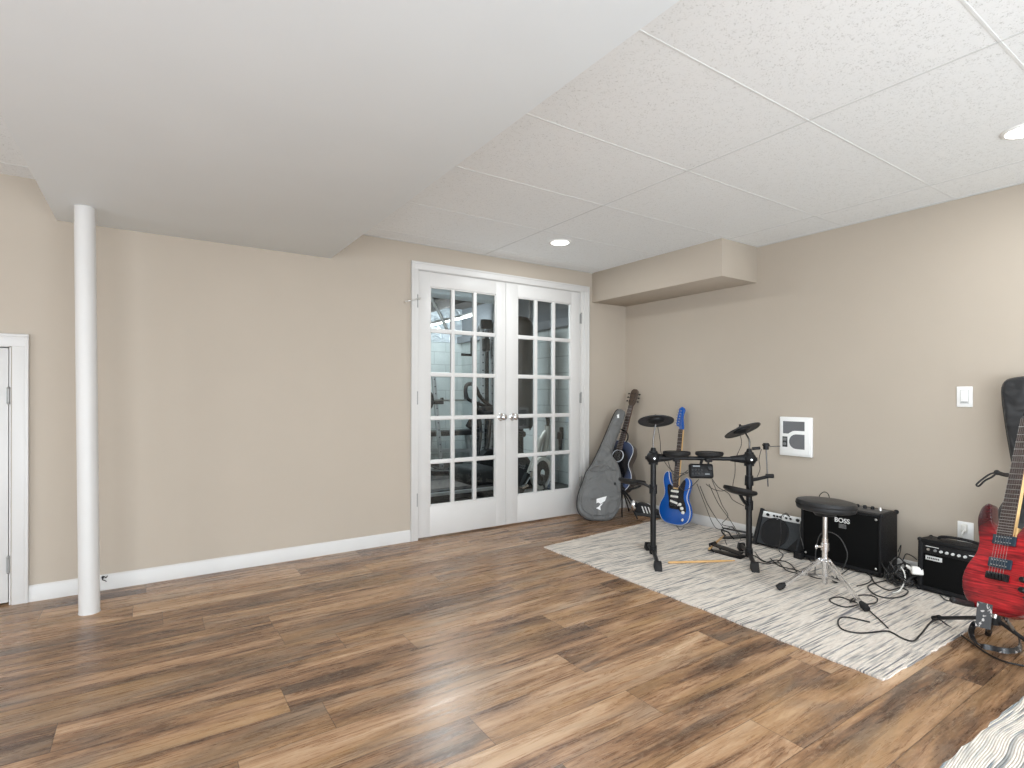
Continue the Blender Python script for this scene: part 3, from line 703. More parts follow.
for px in ([(583, 487), (590, 480), (600, 478), (610, 482)], [(588, 470), (597, 466), (607, 466), (613, 470)], [(594, 519), (590, 508), (587, 497)], [(612, 478), (607, 488), (606, 495)]):
    g = G(); p2 = em_(px); g.tube([(x, -.006 if k in (0, len(p2) - 1) else -.010, z) for k, (x, z) in enumerate(p2)], .007, 8, 5); part('fabric_fold', g, GREYF, t, world=False)
em = lambda px: from_pixels(px, gb_o, gx, gz, gy)
g = G(); g.prism(em([(596, 499), (606, 496.3), (604.5, 501), (600, 504), (597.6, 502.5), (595.8, 503.5)]), -.0195, -.0155); g.prism(em([(600.2, 504.2), (602.6, 503.3), (599.6, 506.6), (600, 510.5), (595.5, 508.2), (598, 506.8)]), -.0195, -.0155)
part('emblem', g, WEM, pocket, world=False, label='white angular emblem')
g = G(); e2 = em([(617, 415), (619, 414), (619, 418), (617.4, 418)]); g.prism(e2, -.003, .004); part('zip_pull', g, WEM, t, world=False)

# black gig bag behind the red guitar
kb_o = V((-.26, -3.06, RZ)); kb_top = V((-.10, -2.98, 1.19)); kz = (kb_top - kb_o).normalized(); kf = V((-1, -.12, 0)); kf = (kf - kz * kf.dot(kz)).normalized(); ky = -kf; kx = ky.cross(kz).normalized()
MK = frame(kb_o, kx, ky, kz)
kpx = [(1001, 392), (1004, 381), (1012, 377.5), (1026, 376), (1040, 377), (1052, 384), (1052, 400), (1046, 430), (1040, 462), (1037, 480), (1044, 500), (1056, 530), (1058, 560), (1052, 590), (1050, 600), (1010, 602), (998, 590), (993, 570), (992, 545), (996, 515), (1007, 495), (1013, 475), (1010, 455), (1005, 425)]
ol = from_pixels(kpx, kb_o, kx, kz, ky); zmin = min(z for x, z in ol); ol = [(x, z - zmin + .0) for x, z in ol] if zmin < 0 else ol
t = thing('gig_bag', 'black gig bag leaning on the right wall behind the red guitar', 'gig bag', M=MK)
g = G(); g.prism(ol, 0, .07, bev=.022, seg=5, smooth=3); part('bag_shell', g, fabric('black_nylon', (.009, .009, .010, 1), 6.0), t, world=False)
g = G(); g.tube([(x, .036, z) for x, z in ol], .005, 6, 3, True); part('zipper', g, DARKF, t, world=False)

# ================================================================== GUITAR STAND + STRAP
SH = PD(994, 600, 2.28); SH.z = 0   # foot of the upright
st = thing('guitar_stand', 'black tubular guitar stand holding the red guitar', 'guitar stand', SH)
zf = V((0, 0, 1))
tocam = (CAM - SH); tocam.z = 0; tocam.normalize(); side = V((-tocam.y, tocam.x, 0)) * 1.0   # side: to the left seen from the camera?
if side.dot(_R) > 0: side = -side
hub = SH + zf * .19
g = G(); g.tube([hub - zf * .02, hub.lerp(PD(1013, 478, 2.36), .5), PD(1013, 478, 2.36)], .011, 12, 4); upr = part('upright', g, BLACKM, st)
g = G(); g.cyl(hub - zf * .045, hub + zf * .05, .024, .021, 18); part('hub', g, BLACK, st)
legends = [fl(935, 618, RZ + .013), SH + side * -.28 + tocam * .12 + zf * .013, SH - tocam * .26 + side * .02 + zf * .013]
for e in legends:
    g = G(); g.tube([hub - zf * .02, hub - zf * .02 + (e - hub) * .25 + zf * .005, e], .0085, 10, 5); lg = part('leg', g, BLACKM, st)
    g = G(); dd = (e - hub).normalized(); g.cyl(e - dd * .035, e + dd * .012, .0125, .0115, 14); part('rubber_foot', g, RUBBER, lg)
for s_, tip in ((1, PD(953, 600, 2.10)), (-1, PD(1046, 620, 2.02))):
    g = G(); root = hub + zf * .035; mid = tip + (root - tip) * .25
    g.tube([root, root.lerp(tip, .5) + V((0, 0, -.012)), tip], .0075, 10, 5); arm = part('cradle_arm', g, BLACKM, st)
    g = G(); g.tube([root.lerp(tip, .35) + V((0, 0, -.009)), root.lerp(tip, .7) + V((0, 0, -.008)), tip], .0115, 12, 4); g.ball(tip, .0118, seg=12); part('foam_sleeve', g, RUBBER, arm)
# neck yoke with security loop
yk = PD(1016, 474, 2.28); ytop = PD(1013, 478, 2.36)
g = G(); g.tube([ytop, ytop.lerp(yk, .5), yk], .010, 10, 3)
part('neck_yoke', g, BLACKM, st)
g = G(); yl = PD(997, 472.5, 2.24); g.tube([yk, PD(1006, 475, 2.27), yl], .0085, 10, 3)
g.tube([yl, PD(990, 474, 2.23), PD(982, 479.5, 2.22), PD(976.5, 484.5, 2.22), PD(979, 486, 2.22), PD(985, 480.5, 2.23), PD(992, 477, 2.23), yl], .0035, 8, 4); g.ball(yl, .011, seg=12)
part('yoke_loop', g, RUBBER, st)
yr = PD(1050, 482, 2.18); g = G(); g.tube([yk, PD(1036, 478, 2.24), yr], .0085, 10, 3); g.ball(yr, .011, seg=12); part('yoke_arm', g, RUBBER, st)
# patterned strap hanging from the strap button
SP = NT('patterned_strap'); tc = SP.n('ShaderNodeTexCoord'); vv = SP.n('ShaderNodeTexNoise', {'Vector': tc.outputs['Object'], 'Scale': 34.0, 'Detail': 2.0, 'Distortion': 1.6})
SP.out(SP.ramp(vv.outputs['Fac'], [(.60, (.008, .008, .009, 1)), (.67, srgb(170, 164, 160))]), 'Base Color'); SP.b.inputs['Roughness'].default_value = .35
def ribbon(pts, w, side_vec, th=.003, k=6):
    pts = spline([V(p) for p in pts], k); b = bmesh.new(); rings = []
    for i, p in enumerate(pts):
        d = (pts[min(i + 1, len(pts) - 1)] - pts[max(i - 1, 0)]).normalized(); s = side_vec[0].lerp(side_vec[1], i / (len(pts) - 1)); s = (s - d * s.dot(d)).normalized(); n = d.cross(s)
        rings.append([b.verts.new(p + s * a * w / 2 + n * c * th / 2) for a, c in ((-1, -1), (1, -1), (1, 1), (-1, 1))])
    for r0, r1 in zip(rings, rings[1:]):
        for q in range(4): b.faces.new((r0[q], r0[(q + 1) % 4], r1[(q + 1) % 4], r1[q]))
    b.faces.new(rings[0][::-1]); b.faces.new(rings[-1]); bmesh.ops.recalc_face_normals(b, faces=b.faces); g = G(); g.bm.free(); g.bm = b; return g
g = ribbon([PD(985, 603, 2.04), PD(984, 614, 2.035), PD(983, 628, 2.03)], .044, (side, side))
t = thing('guitar_strap', 'black and white patterned strap hanging from the red guitar to the floor', 'strap', fl(985, 645))
part('hanging_end', g, SP.m, t)
g = ribbon([PD(983, 626, 2.05), fl(976, 622, .05), fl(971, 632, .028), fl(977, 644, .026), fl(992, 648, .026), fl(1008, 651, .026), fl(1020, 648, .028), fl(1018, 636, .04), PD(1008, 622, 2.10), PD(1003, 611, 2.12)], .022, (side, zf), .004, 6)
part('looped_length', g, SP.m, t)

# ================================================================== AMPLIFIERS
def Mface(p, up=(0, 0, 1)):  # text plane on a face towards -X; text x -> -Y
    return frame(p, (0, -1, 0), up, (-1, 0, 0))
# big amp on the rug
ax0, ax1, ay0, ay1, az0, az1 = -.262, -.035, -2.345, -1.865, RZ + .004, .385
t = thing('guitar_amplifier', 'largest black guitar amplifier, behind the drum stool', 'amplifier', ((ax0 + ax1) / 2, (ay0 + ay1) / 2, RZ))
g = G(); g.box((ax0 + .008, ay0, az0 + .008), (ax1, ay1, az1), .010, seg=3); part('cabinet', g, TOLEX, t)
g = G(); w = .016
g.box((ax0, ay0, az0 + .008), (ax0 + .016, ay0 + w, az1), .004); g.box((ax0, ay1 - w, az0 + .008), (ax0 + .016, ay1, az1), .004)
g.box((ax0, ay0, az1 - w), (ax0 + .016, ay1, az1), .004); g.box((ax0, ay0, az0 + .008), (ax0 + .016, ay1, az0 + .03), .004)
part('front_frame', g, TOLEX, t)
g = G(); g.box((ax0 + .004, ay0 + w, az0 + .028), (ax0 + .012, ay1 - w, az1 - w), .001); gr = part('speaker_grille', g, CLOTH_B, t)
g = G()
for y in (ay0 + .03, ay1 - .03):
    for z in (az0 + .045, az1 - .032): g.lathe([(0, .003), (.005, .002), (.007, 0)], (ax0 + .004, y, z), (-1, 0, 0), 12)
parts('grille_screw', g, NICKEL, gr)
LTR = mat('white_lettering', srgb(232, 232, 230), .4)
bp = on(842, 520.8, 0, ax0 + .003)
text_part('brand_lettering', 'BOSS', .040, Mface(bp) @ Matrix.Diagonal((1.0, 1, 1, 1)), LTR, gr, .001)
bp2 = on(842.5, 526.3, 0, ax0 + .003); g = G()
for k in range(4): g.box((ax0 + .002, bp2.y - .022, bp2.z - .012 + k * .007), (ax0 + .0035, bp2.y + .022, bp2.z - .008 + k * .007))
part('model_mark', g, mat('grey_lettering', srgb(120, 120, 120), .5), gr)
g = G(); g.box((ax0 + .03, ay0 + .02, az1 - .002), (ax1 - .05, ay1 - .02, az1 + .004), .002); cp = part('control_panel', g, mat('dark_grey_panel', (.07, .07, .072), .35, .3), t)
for k in range(9):
    y = ay0 + .06 + k * .043; g = G(); g.lathe([(0, .0), (.011, 0), (.010, .015), (.007, .019), (0, .019)], (ax0 + .135, y, az1 + .003), (0, 0, 1), 14); part('knob', g, BLACK if k % 4 else NICKEL, cp)
g = G(); L_ = [(ax0 + .03, ay0 + .03), (ax0 + .03, ay1 - .03), (ax1 - .03, ay0 + .03), (ax1 - .03, ay1 - .03)]
for x, y in L_: g.cyl((x, y, RZ - .001), (x, y, az0 + .012), .014, .016, 14)
parts('rubber_foot', g, RUBBER, t)
# corner protectors
g = G()
for y in (ay0 + .006, ay1 - .006):
    for x in (ax0 + .014, ax1 - .006):
        for z in (az0 + .014, az1 - .006): g.ball((x, y, z), .0145, seg=12)
parts('corner_protector', g, BLACK, t)

# small monitor-style amp, tilted back
a1 = frame((-.205, -1.655, RZ), (0, -1, 0), (1, 0, 0), (0, 0, 1)) @ Matrix.Rotation(-.40, 4, 'X')
t = thing('drum_monitor_amplifier', 'small tilted grey and black amplifier with silver control strip, behind the drum kit', 'amplifier', M=Matrix.Translation((-.15, -1.645, RZ)))
W_, HH, D_ = .355, .262, .17
def Bx(lo, hi, bev=.0): g = G(); g.box(lo, hi, bev, a1); return g
# local axes: x right (towards the camera), y into the wall, z up
g = Bx((-W_ / 2 + .02, .012, .02), (W_ / 2 - .02, D_, HH - .012), .012); part('cabinet', g, TOLEX, t)
g = G()
for s in (-1, 1):
    x = s * (W_ / 2 - .013); g.prism([(-.01, .004), (D_ * .9, .0), (D_, .05), (D_ * .8, HH), (-.004, HH + .012)], x - .014, x + .014, a1 @ Matrix(((0, 1, 0, 0), (1, 0, 0, 0), (0, 0, 1, 0), (0, 0, 0, 1))), .006)
parts('side_cheek', g, BLACK, t)
g = Bx((-W_ / 2 + .028, -.002, HH - .048), (W_ / 2 - .028, .014, HH - .004), .003); cp = part('control_strip', g, SILVERP, t)
for x, r in ((-.108, .011), (-.06, .007), (-.036, .007), (-.012, .007), (.03, .007), (.062, .007), (.112, .012)):
    g = G(); g.lathe([(0, 0), (r, 0), (r * .85, .012), (0, .013)], a1 @ V((x, -.002, HH - .028)), a1.to_3x3() @ V((0, -1, 0)), 14); part('knob', g, BLACK, cp)
g = Bx((-W_ / 2 + .028, .0, .02), (W_ / 2 - .028, .013, HH - .048), .003); gr = part('speaker_grille', g, CLOTH_G, t)
g = G(); g.lathe([(.096, 0), (.102, .004), (.108, .0)], a1 @ V((-.035, .0, .118)), a1.to_3x3() @ V((0, -1, 0)), 32); g.lathe([(0, .0015), (.095, .0015), (.095, 0)], a1 @ V((-.035, .0, .118)), a1.to_3x3() @ V((0, -1, 0)), 32); part('speaker_ring', g, BLACK, gr)
g = G(); g.prism([(.075, .02), (.138, .02), (.138, .11), (.132, .10)], -.003, .002, a1); part('corner_wedge', g, BLACK, gr)
g = Bx((-W_ / 2 + .03, .10, -.0), (-W_ / 2 + .06, .13, .03), .003); g.box((W_ / 2 - .06, .10, 0), (W_ / 2 - .03, .13, .03), .003, a1)
# prop wedge that keeps it tilted
g.prism([(.0, .0), (.22, .0), (.20, .06)], -.10, .10, a1 @ Matrix(((0, 1, 0, 0), (1, 0, 0, 0), (0, 0, 1, 0), (0, 0, 0, 1))) @ Matrix.Rotation(0, 4, 'X')); part('tilt_foot', g, BLACK, t)

# practice amp on the right
p0 = fl(916.5, 589, RZ); ax0, ay1 = p0.x, p0.y; W3, D3, H3 = .33, .15, .29
M3 = frame((ax0, ay1, RZ), (0.0, -1, 0), (1, 0, 0), (0, 0, 1)) @ Matrix.Rotation(-.05, 4, 'X') @ Matrix.Rotation(-.06, 4, 'Z')
t = thing('practice_amplifier', 'small black practice amplifier beneath the wall outlet, left of the red guitar', 'amplifier', M=M3)
def L3(g, nm, m, par=None, **k): return part(nm, g, m, par or t, world=False, **k)
g = G(); g.box((0, .012, .003), (W3, D3, H3), .010, seg=3); L3(g, 'cabinet', TOLEX)
g = G(); g.box((0, 0, .003), (.026, .03, H3), .007); g.box((W3 - .026, 0, .003), (W3, .03, H3), .007); g.box((0, 0, H3 - .026), (W3, .03, H3), .007); g.box((0, 0, .003), (W3, .03, .03), .007); L3(g, 'front_frame', TOLEX)
g = G(); g.box((.024, .008, .028), (W3 - .024, .014, H3 - .075), .001); gr = L3(g, 'speaker_grille', CLOTH_B)
g = G(); g.box((.024, .004, H3 - .078), (W3 - .024, .014, H3 - .026), .001); cp = L3(g, 'control_panel', BLACK)
for k, x in enumerate((.085, .112, .139, .166, .193, .220)):
    g = G(); r = .0075; g.lathe([(0, 0), (r, 0), (r * .85, .011), (0, .012)], (x, .004, H3 - .055), (0, -1, 0), 16); L3(g, 'knob', SILVERP if k > 0 else GREYP, cp)
g = G(); g.cyl((.052, .004, H3 - .055), (.052, -.002, H3 - .055), .007); L3(g, 'input_jack', NICKEL, cp)
g = G(); g.box((.038, .0035, H3 - .04), (.10, .0045, H3 - .037)); g.box((.235, .0035, H3 - .045), (.262, .0045, H3 - .041)); L3(g, 'panel_marks', LTR, cp)
g = G(); g.box((.038, .004, H3 - .113), (.115, .009, H3 - .090), .001); bd = L3(g, 'name_badge', SILVERP, gr)
g = G()
for k in range(7): g.box((.047 + k * .0085, .0030, H3 - .106), (.0525 + k * .0085, .0045, H3 - .097))
L3(g, 'badge_mark', BLACK, bd)
g = G(); g.tube([(.07, D3 * .55, H3 - .004), (.08, D3 * .55, H3 + .014), (W3 / 2, D3 * .55, H3 + .022), (W3 - .08, D3 * .55, H3 + .014), (W3 - .07, D3 * .55, H3 - .004)], .008, 8, 4); L3(g, 'handle', RUBBER)
g = G()
for x in (.008, W3 - .008):
    for y in (.008, D3 - .008):
        for z in (.012, H3 - .008): g.ball((x, y, z), .0125, seg=12)
parts('corner_protector', g, BLACK, t, world=False)

# ================================================================== DRUM STOOL
sx, sy = -.748, -2.262
t = thing('drum_stool', 'round black drum stool on chrome tripod legs', 'stool', (sx, sy, RZ))
g = G(); st_axis = (V((0, 0, 1)) + _R * .05 + _F * .01).normalized(); sc_ = V((sx, sy, .458)) + _R * .003
g.lathe([(0, 0), (.135, 0), (.144, .004), (.148, .010), (.150, .024), (.149, .028), (.151, .032), (.150, .044), (.145, .052), (.13, .056), (.06, .057), (0, .057)], sc_, st_axis, 48); seat = part('seat', g, VINYL, t)
g = G(); g.tube([sc_ + st_axis * .030 + V((.150 * math.cos(a), .150 * math.sin(a), -.150 * (math.cos(a) * st_axis.x + math.sin(a) * st_axis.y))) for a in [2 * PI * k / 48 for k in range(48)]], .0032, 6, 0, True); part('piping', g, RUBBER, seat)
g = G(); g.cyl((sx, sy, .43), (sx, sy, .455), .05, .07, 20); part('seat_bracket', g, BLACKM, t)
g = G(); g.cyl((sx, sy, RZ + .045), (sx, sy, .30), .0155, seg=20); g.cyl((sx, sy, RZ + .038), (sx, sy, RZ + .046), .010, .0155, seg=20); part('lower_tube', g, CHROME, t)
g = G(); g.cyl((sx, sy, .29), (sx, sy, .44), .0125, seg=20)
for k in range(5): g.cyl((sx - .013, sy, .31 + k * .02), (sx + .013, sy, .31 + k * .02), .003, seg=8)
part('height_post', g, NICKEL, t)
g = G(); g.cyl((sx, sy, .235), (sx, sy, .275), .021, seg=20); g.cyl((sx, sy, .165), (sx, sy, .195), .020, seg=20)
g.cyl((sx, sy, .255), (sx - .045, sy + .02, .258), .006, seg=10); g.ball((sx - .05, sy + .022, .258), .011, (1, .5, 1.2)); part('collar', g, CHROME, t)
feet = [fl(780, 590, RZ), fl(865, 611, RZ), fl(835.5, 583, RZ)]
for f_ in feet:
    d = (f_ - V((sx, sy, f_.z))); d.normalize(); sd = V((-d.y, d.x, 0))
    g = G()
    for s in (-1, 1):
        a = V((sx, sy, .185)) + d * .018 + sd * s * .012; b = f_ + V((0, 0, .025)) - d * .02 + sd * s * .008
        g.bar(a, b, .004, .014, up=sd.cross(b - a))
        c = V((sx, sy, RZ + .085)) + d * .016 + sd * s * .008; e = a.lerp(b, .55)
        g.bar(c, e, .003, .010, up=sd.cross(e - c))
    g.cyl(V((sx, sy, .18)) + d * .022 + sd * .018, V((sx, sy, .18)) + d * .022 - sd * .018, .006, seg=10)
    lg = part('leg', g, CHROME, t)
    g = G(); a = f_ + V((0, 0, .035)) - d * .03; b = f_ + V((0, 0, .012)) + d * .014; g.tube([a, a.lerp(b, .5), b], [.010, .019, .017], 14, 0); part('rubber_foot', g, RUBBER, lg)

# ================================================================== ELECTRONIC DRUM KIT
KL = V((-1.057, -1.293, 0)); KR = V((-.577, -1.69, 0)); kd = (KR - KL).normalized(); kn = V((-kd.y, kd.x, 0))   # kn: away from camera
if kn.dot(_F) < 0: kn = -kn
t = kit = thing('electronic_drum_kit', 'black electronic drum kit on a rack standing on the rug', 'drum kit', ((KL + KR) / 2) + V((0, 0, RZ)))
zt = .742; zb = .677
for B, fr_, bk in ((KL, fl(658, 570, RZ), fl(648, 549, RZ)), (KR, fl(755, 571, RZ), KR + kn * .22 + V((.03, 0, RZ)))):
    g = G(); g.cyl(B + V((0, 0, .035)), B + V((0, 0, zt - .01)), .019, seg=24); part('post', g, BLACKM, t)
    g = G(); fr2 = fr_.copy(); fr2.z = RZ; bk2 = bk.copy(); bk2.z = RZ; m = B + V((0, 0, .05))
    g.tube([fr2 + V((0, 0, .03)), m, bk2 + V((0, 0, .03))], .014, 12, 4); ft = part('foot_bar', g, BLACKM, t)
    for e in (fr2, bk2):
        d = (e - V((B.x, B.y, RZ))).normalized(); sd = V((-d.y, d.x, 0)); g = G(); Mf = frame(e, d, sd, (0, 0, 1))
        g.prism([(-.05, .022), (-.02, .052), (.0, .05), (.028, .012), (.032, .0), (-.045, .0)], -.023, .023, Mf, .004); part('end_cap', g, RUBBER, ft)
    g = G(); g.cyl(B + V((0, 0, .03)), B + V((0, 0, .085)), .025, seg=20); part('base_clamp', g, BLACK, t)
# crossbar and corner clamps
g = G(); g.cyl(KL + V((0, 0, zb)), KR + V((0, 0, zb)), .0135, seg=20); part('crossbar', g, BLACKM, t)
for B, s in ((KL, 1), (KR, -1)):
    g = G(); c = B + V((0, 0, zb)); g.cyl(c - V((0, 0, .045)), c + V((0, 0, .045)), .032, .028, 20); g.cyl(c, c + kd * s * .12, .034, .017, 18); g.ball(c, .046, seg=16)
    g.cyl(c + V((0, 0, .04)), c + V((0, 0, .068)), .022, .015, 16); g.cyl(c - kd * s * .02, c - kd * s * .05 - kn * .01, .010, .013, 10)
    cl = part('corner_clamp', g, BLACK, t)
    g = G(); q = c - kn * .045; g.cyl(q + kn * .01, q - kn * .006, .006, seg=10); part('wing_bolt', g, NICKEL, cl)
def pad(c, r, ax, name='drum_pad', arm=None, rimm=BLACK):
    ax = V(ax).normalized(); g = G(); g.lathe([(0, -.028), (r * .45, -.028), (r * .75, -.022), (r * .97, -.010), (r, .0), (r * .99, .006), (0, .004)], c, ax, 36); p = part(name, g, BLACK, t)
    g = G(); g.lathe([(r * .90, .004), (r * .91, .013), (r * 1.0, .014), (r * 1.045, .006), (r * 1.03, -.006), (r * .96, -.010)], c, ax, 36); part('rim', g, RUBBER, p)
    g = G(); g.lathe([(0, .0095), (r * .5, .0098), (r * .90, .008), (r * .90, .003)], c, ax, 36); part('playing_surface', g, PADTOP, p)
    return p
for px_, k in ((676, .30), (708.5, .62)):
    B = KL.lerp(KR, k); c = B + V((0, 0, zb + .028)) - kn * .015
    c = on_plane(px_, 455, c, kn); c = V((c.x, c.y, zb + .034)) - kn * .02
    pad(c, .086, V((0, 0, 1)) + kn * .03)
    g = G(); g.box((-.02, -.022, -.02), (.02, .022, .028), .004, frame(c + kn * .02 - V((0, 0, .035)), kd, kn, (0, 0, 1))); g.cyl(c + kn * .02 - V((0, 0, .03)), c + kn * .02 - V((0, 0, .085)), .007, seg=10); part('pad_clamp', g, BLACK, t)
# sound module
mc = on_plane(701, 471, KL - kn * .01, kn)
Mm = frame(mc, kd, kn, (0, 0, 1)) @ Matrix.Rotation(-.3, 4, 'X')
g = G(); g.box((-.078, -.02, -.048), (.078, .025, .048), .014, Mm, 3); mod = part('sound_module', g, BLACK, t)
g = G()
for i, x in enumerate((-.058, -.038, -.018, .002)):
    g.cyl(Mm @ V((x, -.02, -.02)), Mm @ V((x, -.025, -.02)), .006, seg=12); g.cyl(Mm @ V((x, -.02, .005)), Mm @ V((x, -.025, .005)), .006, seg=12)
g.cyl(Mm @ V((.055, -.02, .015)), Mm @ V((.055, -.03, .015)), .014, seg=18); parts('button', g, PADTOP, mod)
g = G(); g.box((.02, -.0205, -.026), (.05, -.0195, -.020), 0, Mm); g.box((-.055, -.0205, .024), (-.01, -.0195, .034), 0, Mm); part('display', g, mat('grey_display', (.25, .27, .28), .2), mod)
g = G(); g.cyl(mc + kn * .02 + V((0, 0, .03)), on_plane(702, 459, KL, kn) + V((0, 0, -.004)), .010, seg=10); part('module_mount', g, BLACK, t)
# cymbals
def cymbal(c, r, ax, rodpts, name='cymbal_pad'):
    ax = V(ax).normalized(); g = G(); g.lathe([(0, .016), (.012, .016), (.016, .008), (r * .30, .010), (r * .34, .004), (r * .94, -.010), (r, -.013), (r * .98, -.019), (r * .4, -.008), (r * .2, -.010), (0, -.010)], c, ax, 44); p = part(name, g, PADTOP, t)
    g = G(); g.lathe([(0, .030), (.007, .030), (.008, .018), (.016, .016), (.016, .008)], c, ax, 18); part('wing_nut', g, BLACK, p)
    g = G(); x = ax.orthogonal().normalized(); g.lathe([(0, -.008), (.058, -.010), (.052, -.022), (.024, -.034), (0, -.034)], c, ax, 24); part('sensor_housing', g, BLACK, p)
    g = G(); g.tube(rodpts, .0055, 10, 4); part('cymbal_rod', g, mat('dark_steel_rod', (.16, .155, .15), .35, .9), t)
cl_ = on_plane(655.8, 419, KL, kn)
cymbal(cl_, .120, V((0, 0, 1)) + kn * .40, [KL + V((0, 0, zt)), KL + V((0, 0, zt + .06)), cl_ - V((0, 0, .03))])
cr_ = on_plane(741.5, 428.5, KR + kn * .05, kn)
cymbal(cr_, .122, (V((0, 0, 1)) - _R * .30 + _F * .45), [KR + V((0, 0, zt)), KR + V((0, 0, zt + .06)), cr_ - V((0, 0, .02)) + _R * .02])
# hi-hat controller bar to the right
h0 = KR + V((0, 0, zt - .005)); h1 = on_plane(766, 446.5, KR, kn); h2 = on_plane(780, 446.3, KR, kn)
g = G(); g.cyl(KR + V((0, 0, zt + .004)) + kd * .02, on_plane(760, 448, KR, kn), .010, seg=14); part('hi_hat_arm', g, BLACKM, t)
g = G(); g.cyl(h1 - V((0, 0, .02)), h1 + V((0, 0, .022)), .018, seg=16); g.cyl(h1 + V((0, 0, .006)), h1 + V((0, 0, .014)), .024, seg=16); hc = part('hi_hat_clutch', g, BLACK, t)
g = G(); g.cyl(h1, h2, .003, seg=8); part('side_rod', g, mat('dark_steel_rod', (.16, .155, .15), .35, .9), hc)
g = G(); g.cyl(h1, on_plane(768, 486.5, KR, kn), .0048, seg=10); part('hi_hat_rod', g, mat('dark_steel_rod', (.16, .155, .15), .35, .9), t)
m0 = KR + V((0, 0, on_plane(747, 480, KR, kn).z)); m1 = on_plane(770, 476, KR, kn)
g = G(); g.tube([m0, m0.lerp(m1, .4) - V((0, 0, .004)), m1], [.014, .011, .011], 10, 0); g.cyl(m1 - kd * .025, m1 + kd * .022, .014, seg=12); g.cyl(m0 - V((0, 0, .035)), m0 + V((0, 0, .03)), .028, .026, 18); part('lower_mount_arm', g, BLACK, t)
# floor tom pad on right post
pc = on_plane(740, 490.5, KR - kn * .12, kn); pad(pc, .100, V((0, 0, 1)) + kn * .12 + _R * .22)
g = G(); cc = KR + V((0, 0, on_plane(747, 505, KR, kn).z)); g.tube([cc, cc.lerp(pc, .5) - V((0, 0, .03)), pc - V((0, 0, .025))], .011, 10, 4); g.cyl(cc - V((0, 0, .03)), cc + V((0, 0, .03)), .026, seg=18); part('pad_arm', g, BLACK, t)
# snare pad on left post reaching behind
sc2 = KL + V((0, 0, on_plane(655, 489, KL, kn).z)); sp2 = PD(632, 481, 3.95)
pad(sp2, .095, V((0, 0, 1)) + kn * .12 + _R * .12)
g = G(); g.tube([sc2, sc2.lerp(sp2, .5) + V((0, 0, .01)), sp2 - V((0, 0, .03))], .010, 10, 4); g.cyl(sc2 - V((0, 0, .03)), sc2 + V((0, 0, .03)), .026, seg=18); g.cyl(sc2 - kn * .04, sc2, .009, seg=10); part('pad_arm', g, BLACK, t)

# pedals
def pedal(label, heel, toe, w, up, cat='pedal'):
    heel, toe = V(heel), V(toe); d = (toe - heel); L = d.length; d.normalize(); s = V((-d.y, d.x, 0)); M = frame(heel, s, d, (0, 0, 1))
    t = thing('drum_pedal', label, cat, M=M)
    g = G(); g.prism([(-w * .5, 0), (w * .5, 0), (w * .5, L * .28), (w * .2, L), (-w * .2, L), (-w * .5, L * .28)], .0, .006, M @ Matrix(((1, 0, 0, 0), (0, 0, 1, 0), (0, 1, 0, 0), (0, 0, 0, 1))), .001); part('base_plate', g, BLACKM, t)
    g = G(); g.prism([(-w * .33, .02), (w * .33, .02), (w * .36, L * .6), (w * .22, L * .97), (-w * .22, L * .97), (-w * .36, L * .6)], -.004, .004, M @ Matrix.Translation((0, 0, .02)) @ Matrix.Rotation(up, 4, 'X') @ Matrix(((1, 0, 0, 0), (0, 0, 1, 0), (0, 1, 0, 0), (0, 0, 0, 1))), .001); part('footboard', g, BLACK, t)
    g = G()
    for q in (-1, 1): g.tube([M @ V((q * w * .5, L * .75, .006)), M @ V((q * w * .5, L * .85, .03)), M @ V((q * w * .42, L * .9, .055))], .006, 8, 3)
    g.cyl(M @ V((-w * .42, L * .9, .055)), M @ V((w * .42, L * .9, .055)), .006, seg=10); part('frame', g, BLACKM, t)
    return t
pedal('black kick drum pedal on the rug inside the drum rack', fl(744, 558, RZ), fl(709, 550, RZ), .095, .12)
pedal('black hi-hat pedal tucked behind the right post of the drum rack', fl(752, 536, RZ), fl(722, 538.5, RZ), .10, .22)
# drumsticks
def stick(a, b, label):
    a, b = V(a), V(b); d = (b - a); L = d.length; d.normalize(); g = G()
    g.lathe([(0, 0), (.005, .001), (.0073, .006), (.0073, L * .75), (.0045, L * .95), (.003, L * .965), (.0045, L * .985), (.0035, L - .002), (0, L)], a, d, 14); return solo('drumstick', g, WOODST, label, 'drumstick')
stick(fl(668, 562.5, RZ + .008), fl(735, 560.5, RZ + .008), 'pale wooden drumstick lying on the rug between the rack posts')
stick(fl(709, 549, RZ + .035), fl(724, 535.5, RZ + .01), 'pale wooden drumstick resting under the kick pedal tip')

# chrome shaker-like beater and black sneaker behind the rack
c = PD(633.5, 505, 4.72); hb = PD(622, 489, 4.86)
t = thing('guitar_stand', 'black folding stand with a chrome end cap under the acoustic guitar', 'guitar stand', (hb.x, hb.y, .0))
g = G(); g.ball(hb, .026, seg=14); g.cyl(hb, hb + V((.03, .04, .12)), .012, seg=12); part('hub', g, BLACK, t)
for e in (fl(637.5, 519, .010), fl(622, 517, .010), fl(629, 511, .010)):
    g = G(); g.tube([hb, hb.lerp(e, .5) + V((0, 0, .01)), e], .0065, 8, 3); part('leg', g, BLACKM, t)
for x_ in (615, 640):
    g = G(); e = PD(x_, 486, 4.83); g.tube([hb, hb.lerp(e, .6) - V((0, 0, .012)), e, e + V((-.02, -.02, .03))], .009, 8, 3); part('cradle_arm', g, RUBBER, t)
g = G(); g.tube([hb, hb.lerp(c, .6) + V((0, 0, .02)), c], .009, 8, 3); arm = part('side_arm', g, BLACKM, t)
g = G(); g.ball(c, .040, (.62, .62, 1.2), seg=20); cap = part('end_cap', g, CHROME, arm, label='chrome end cap')
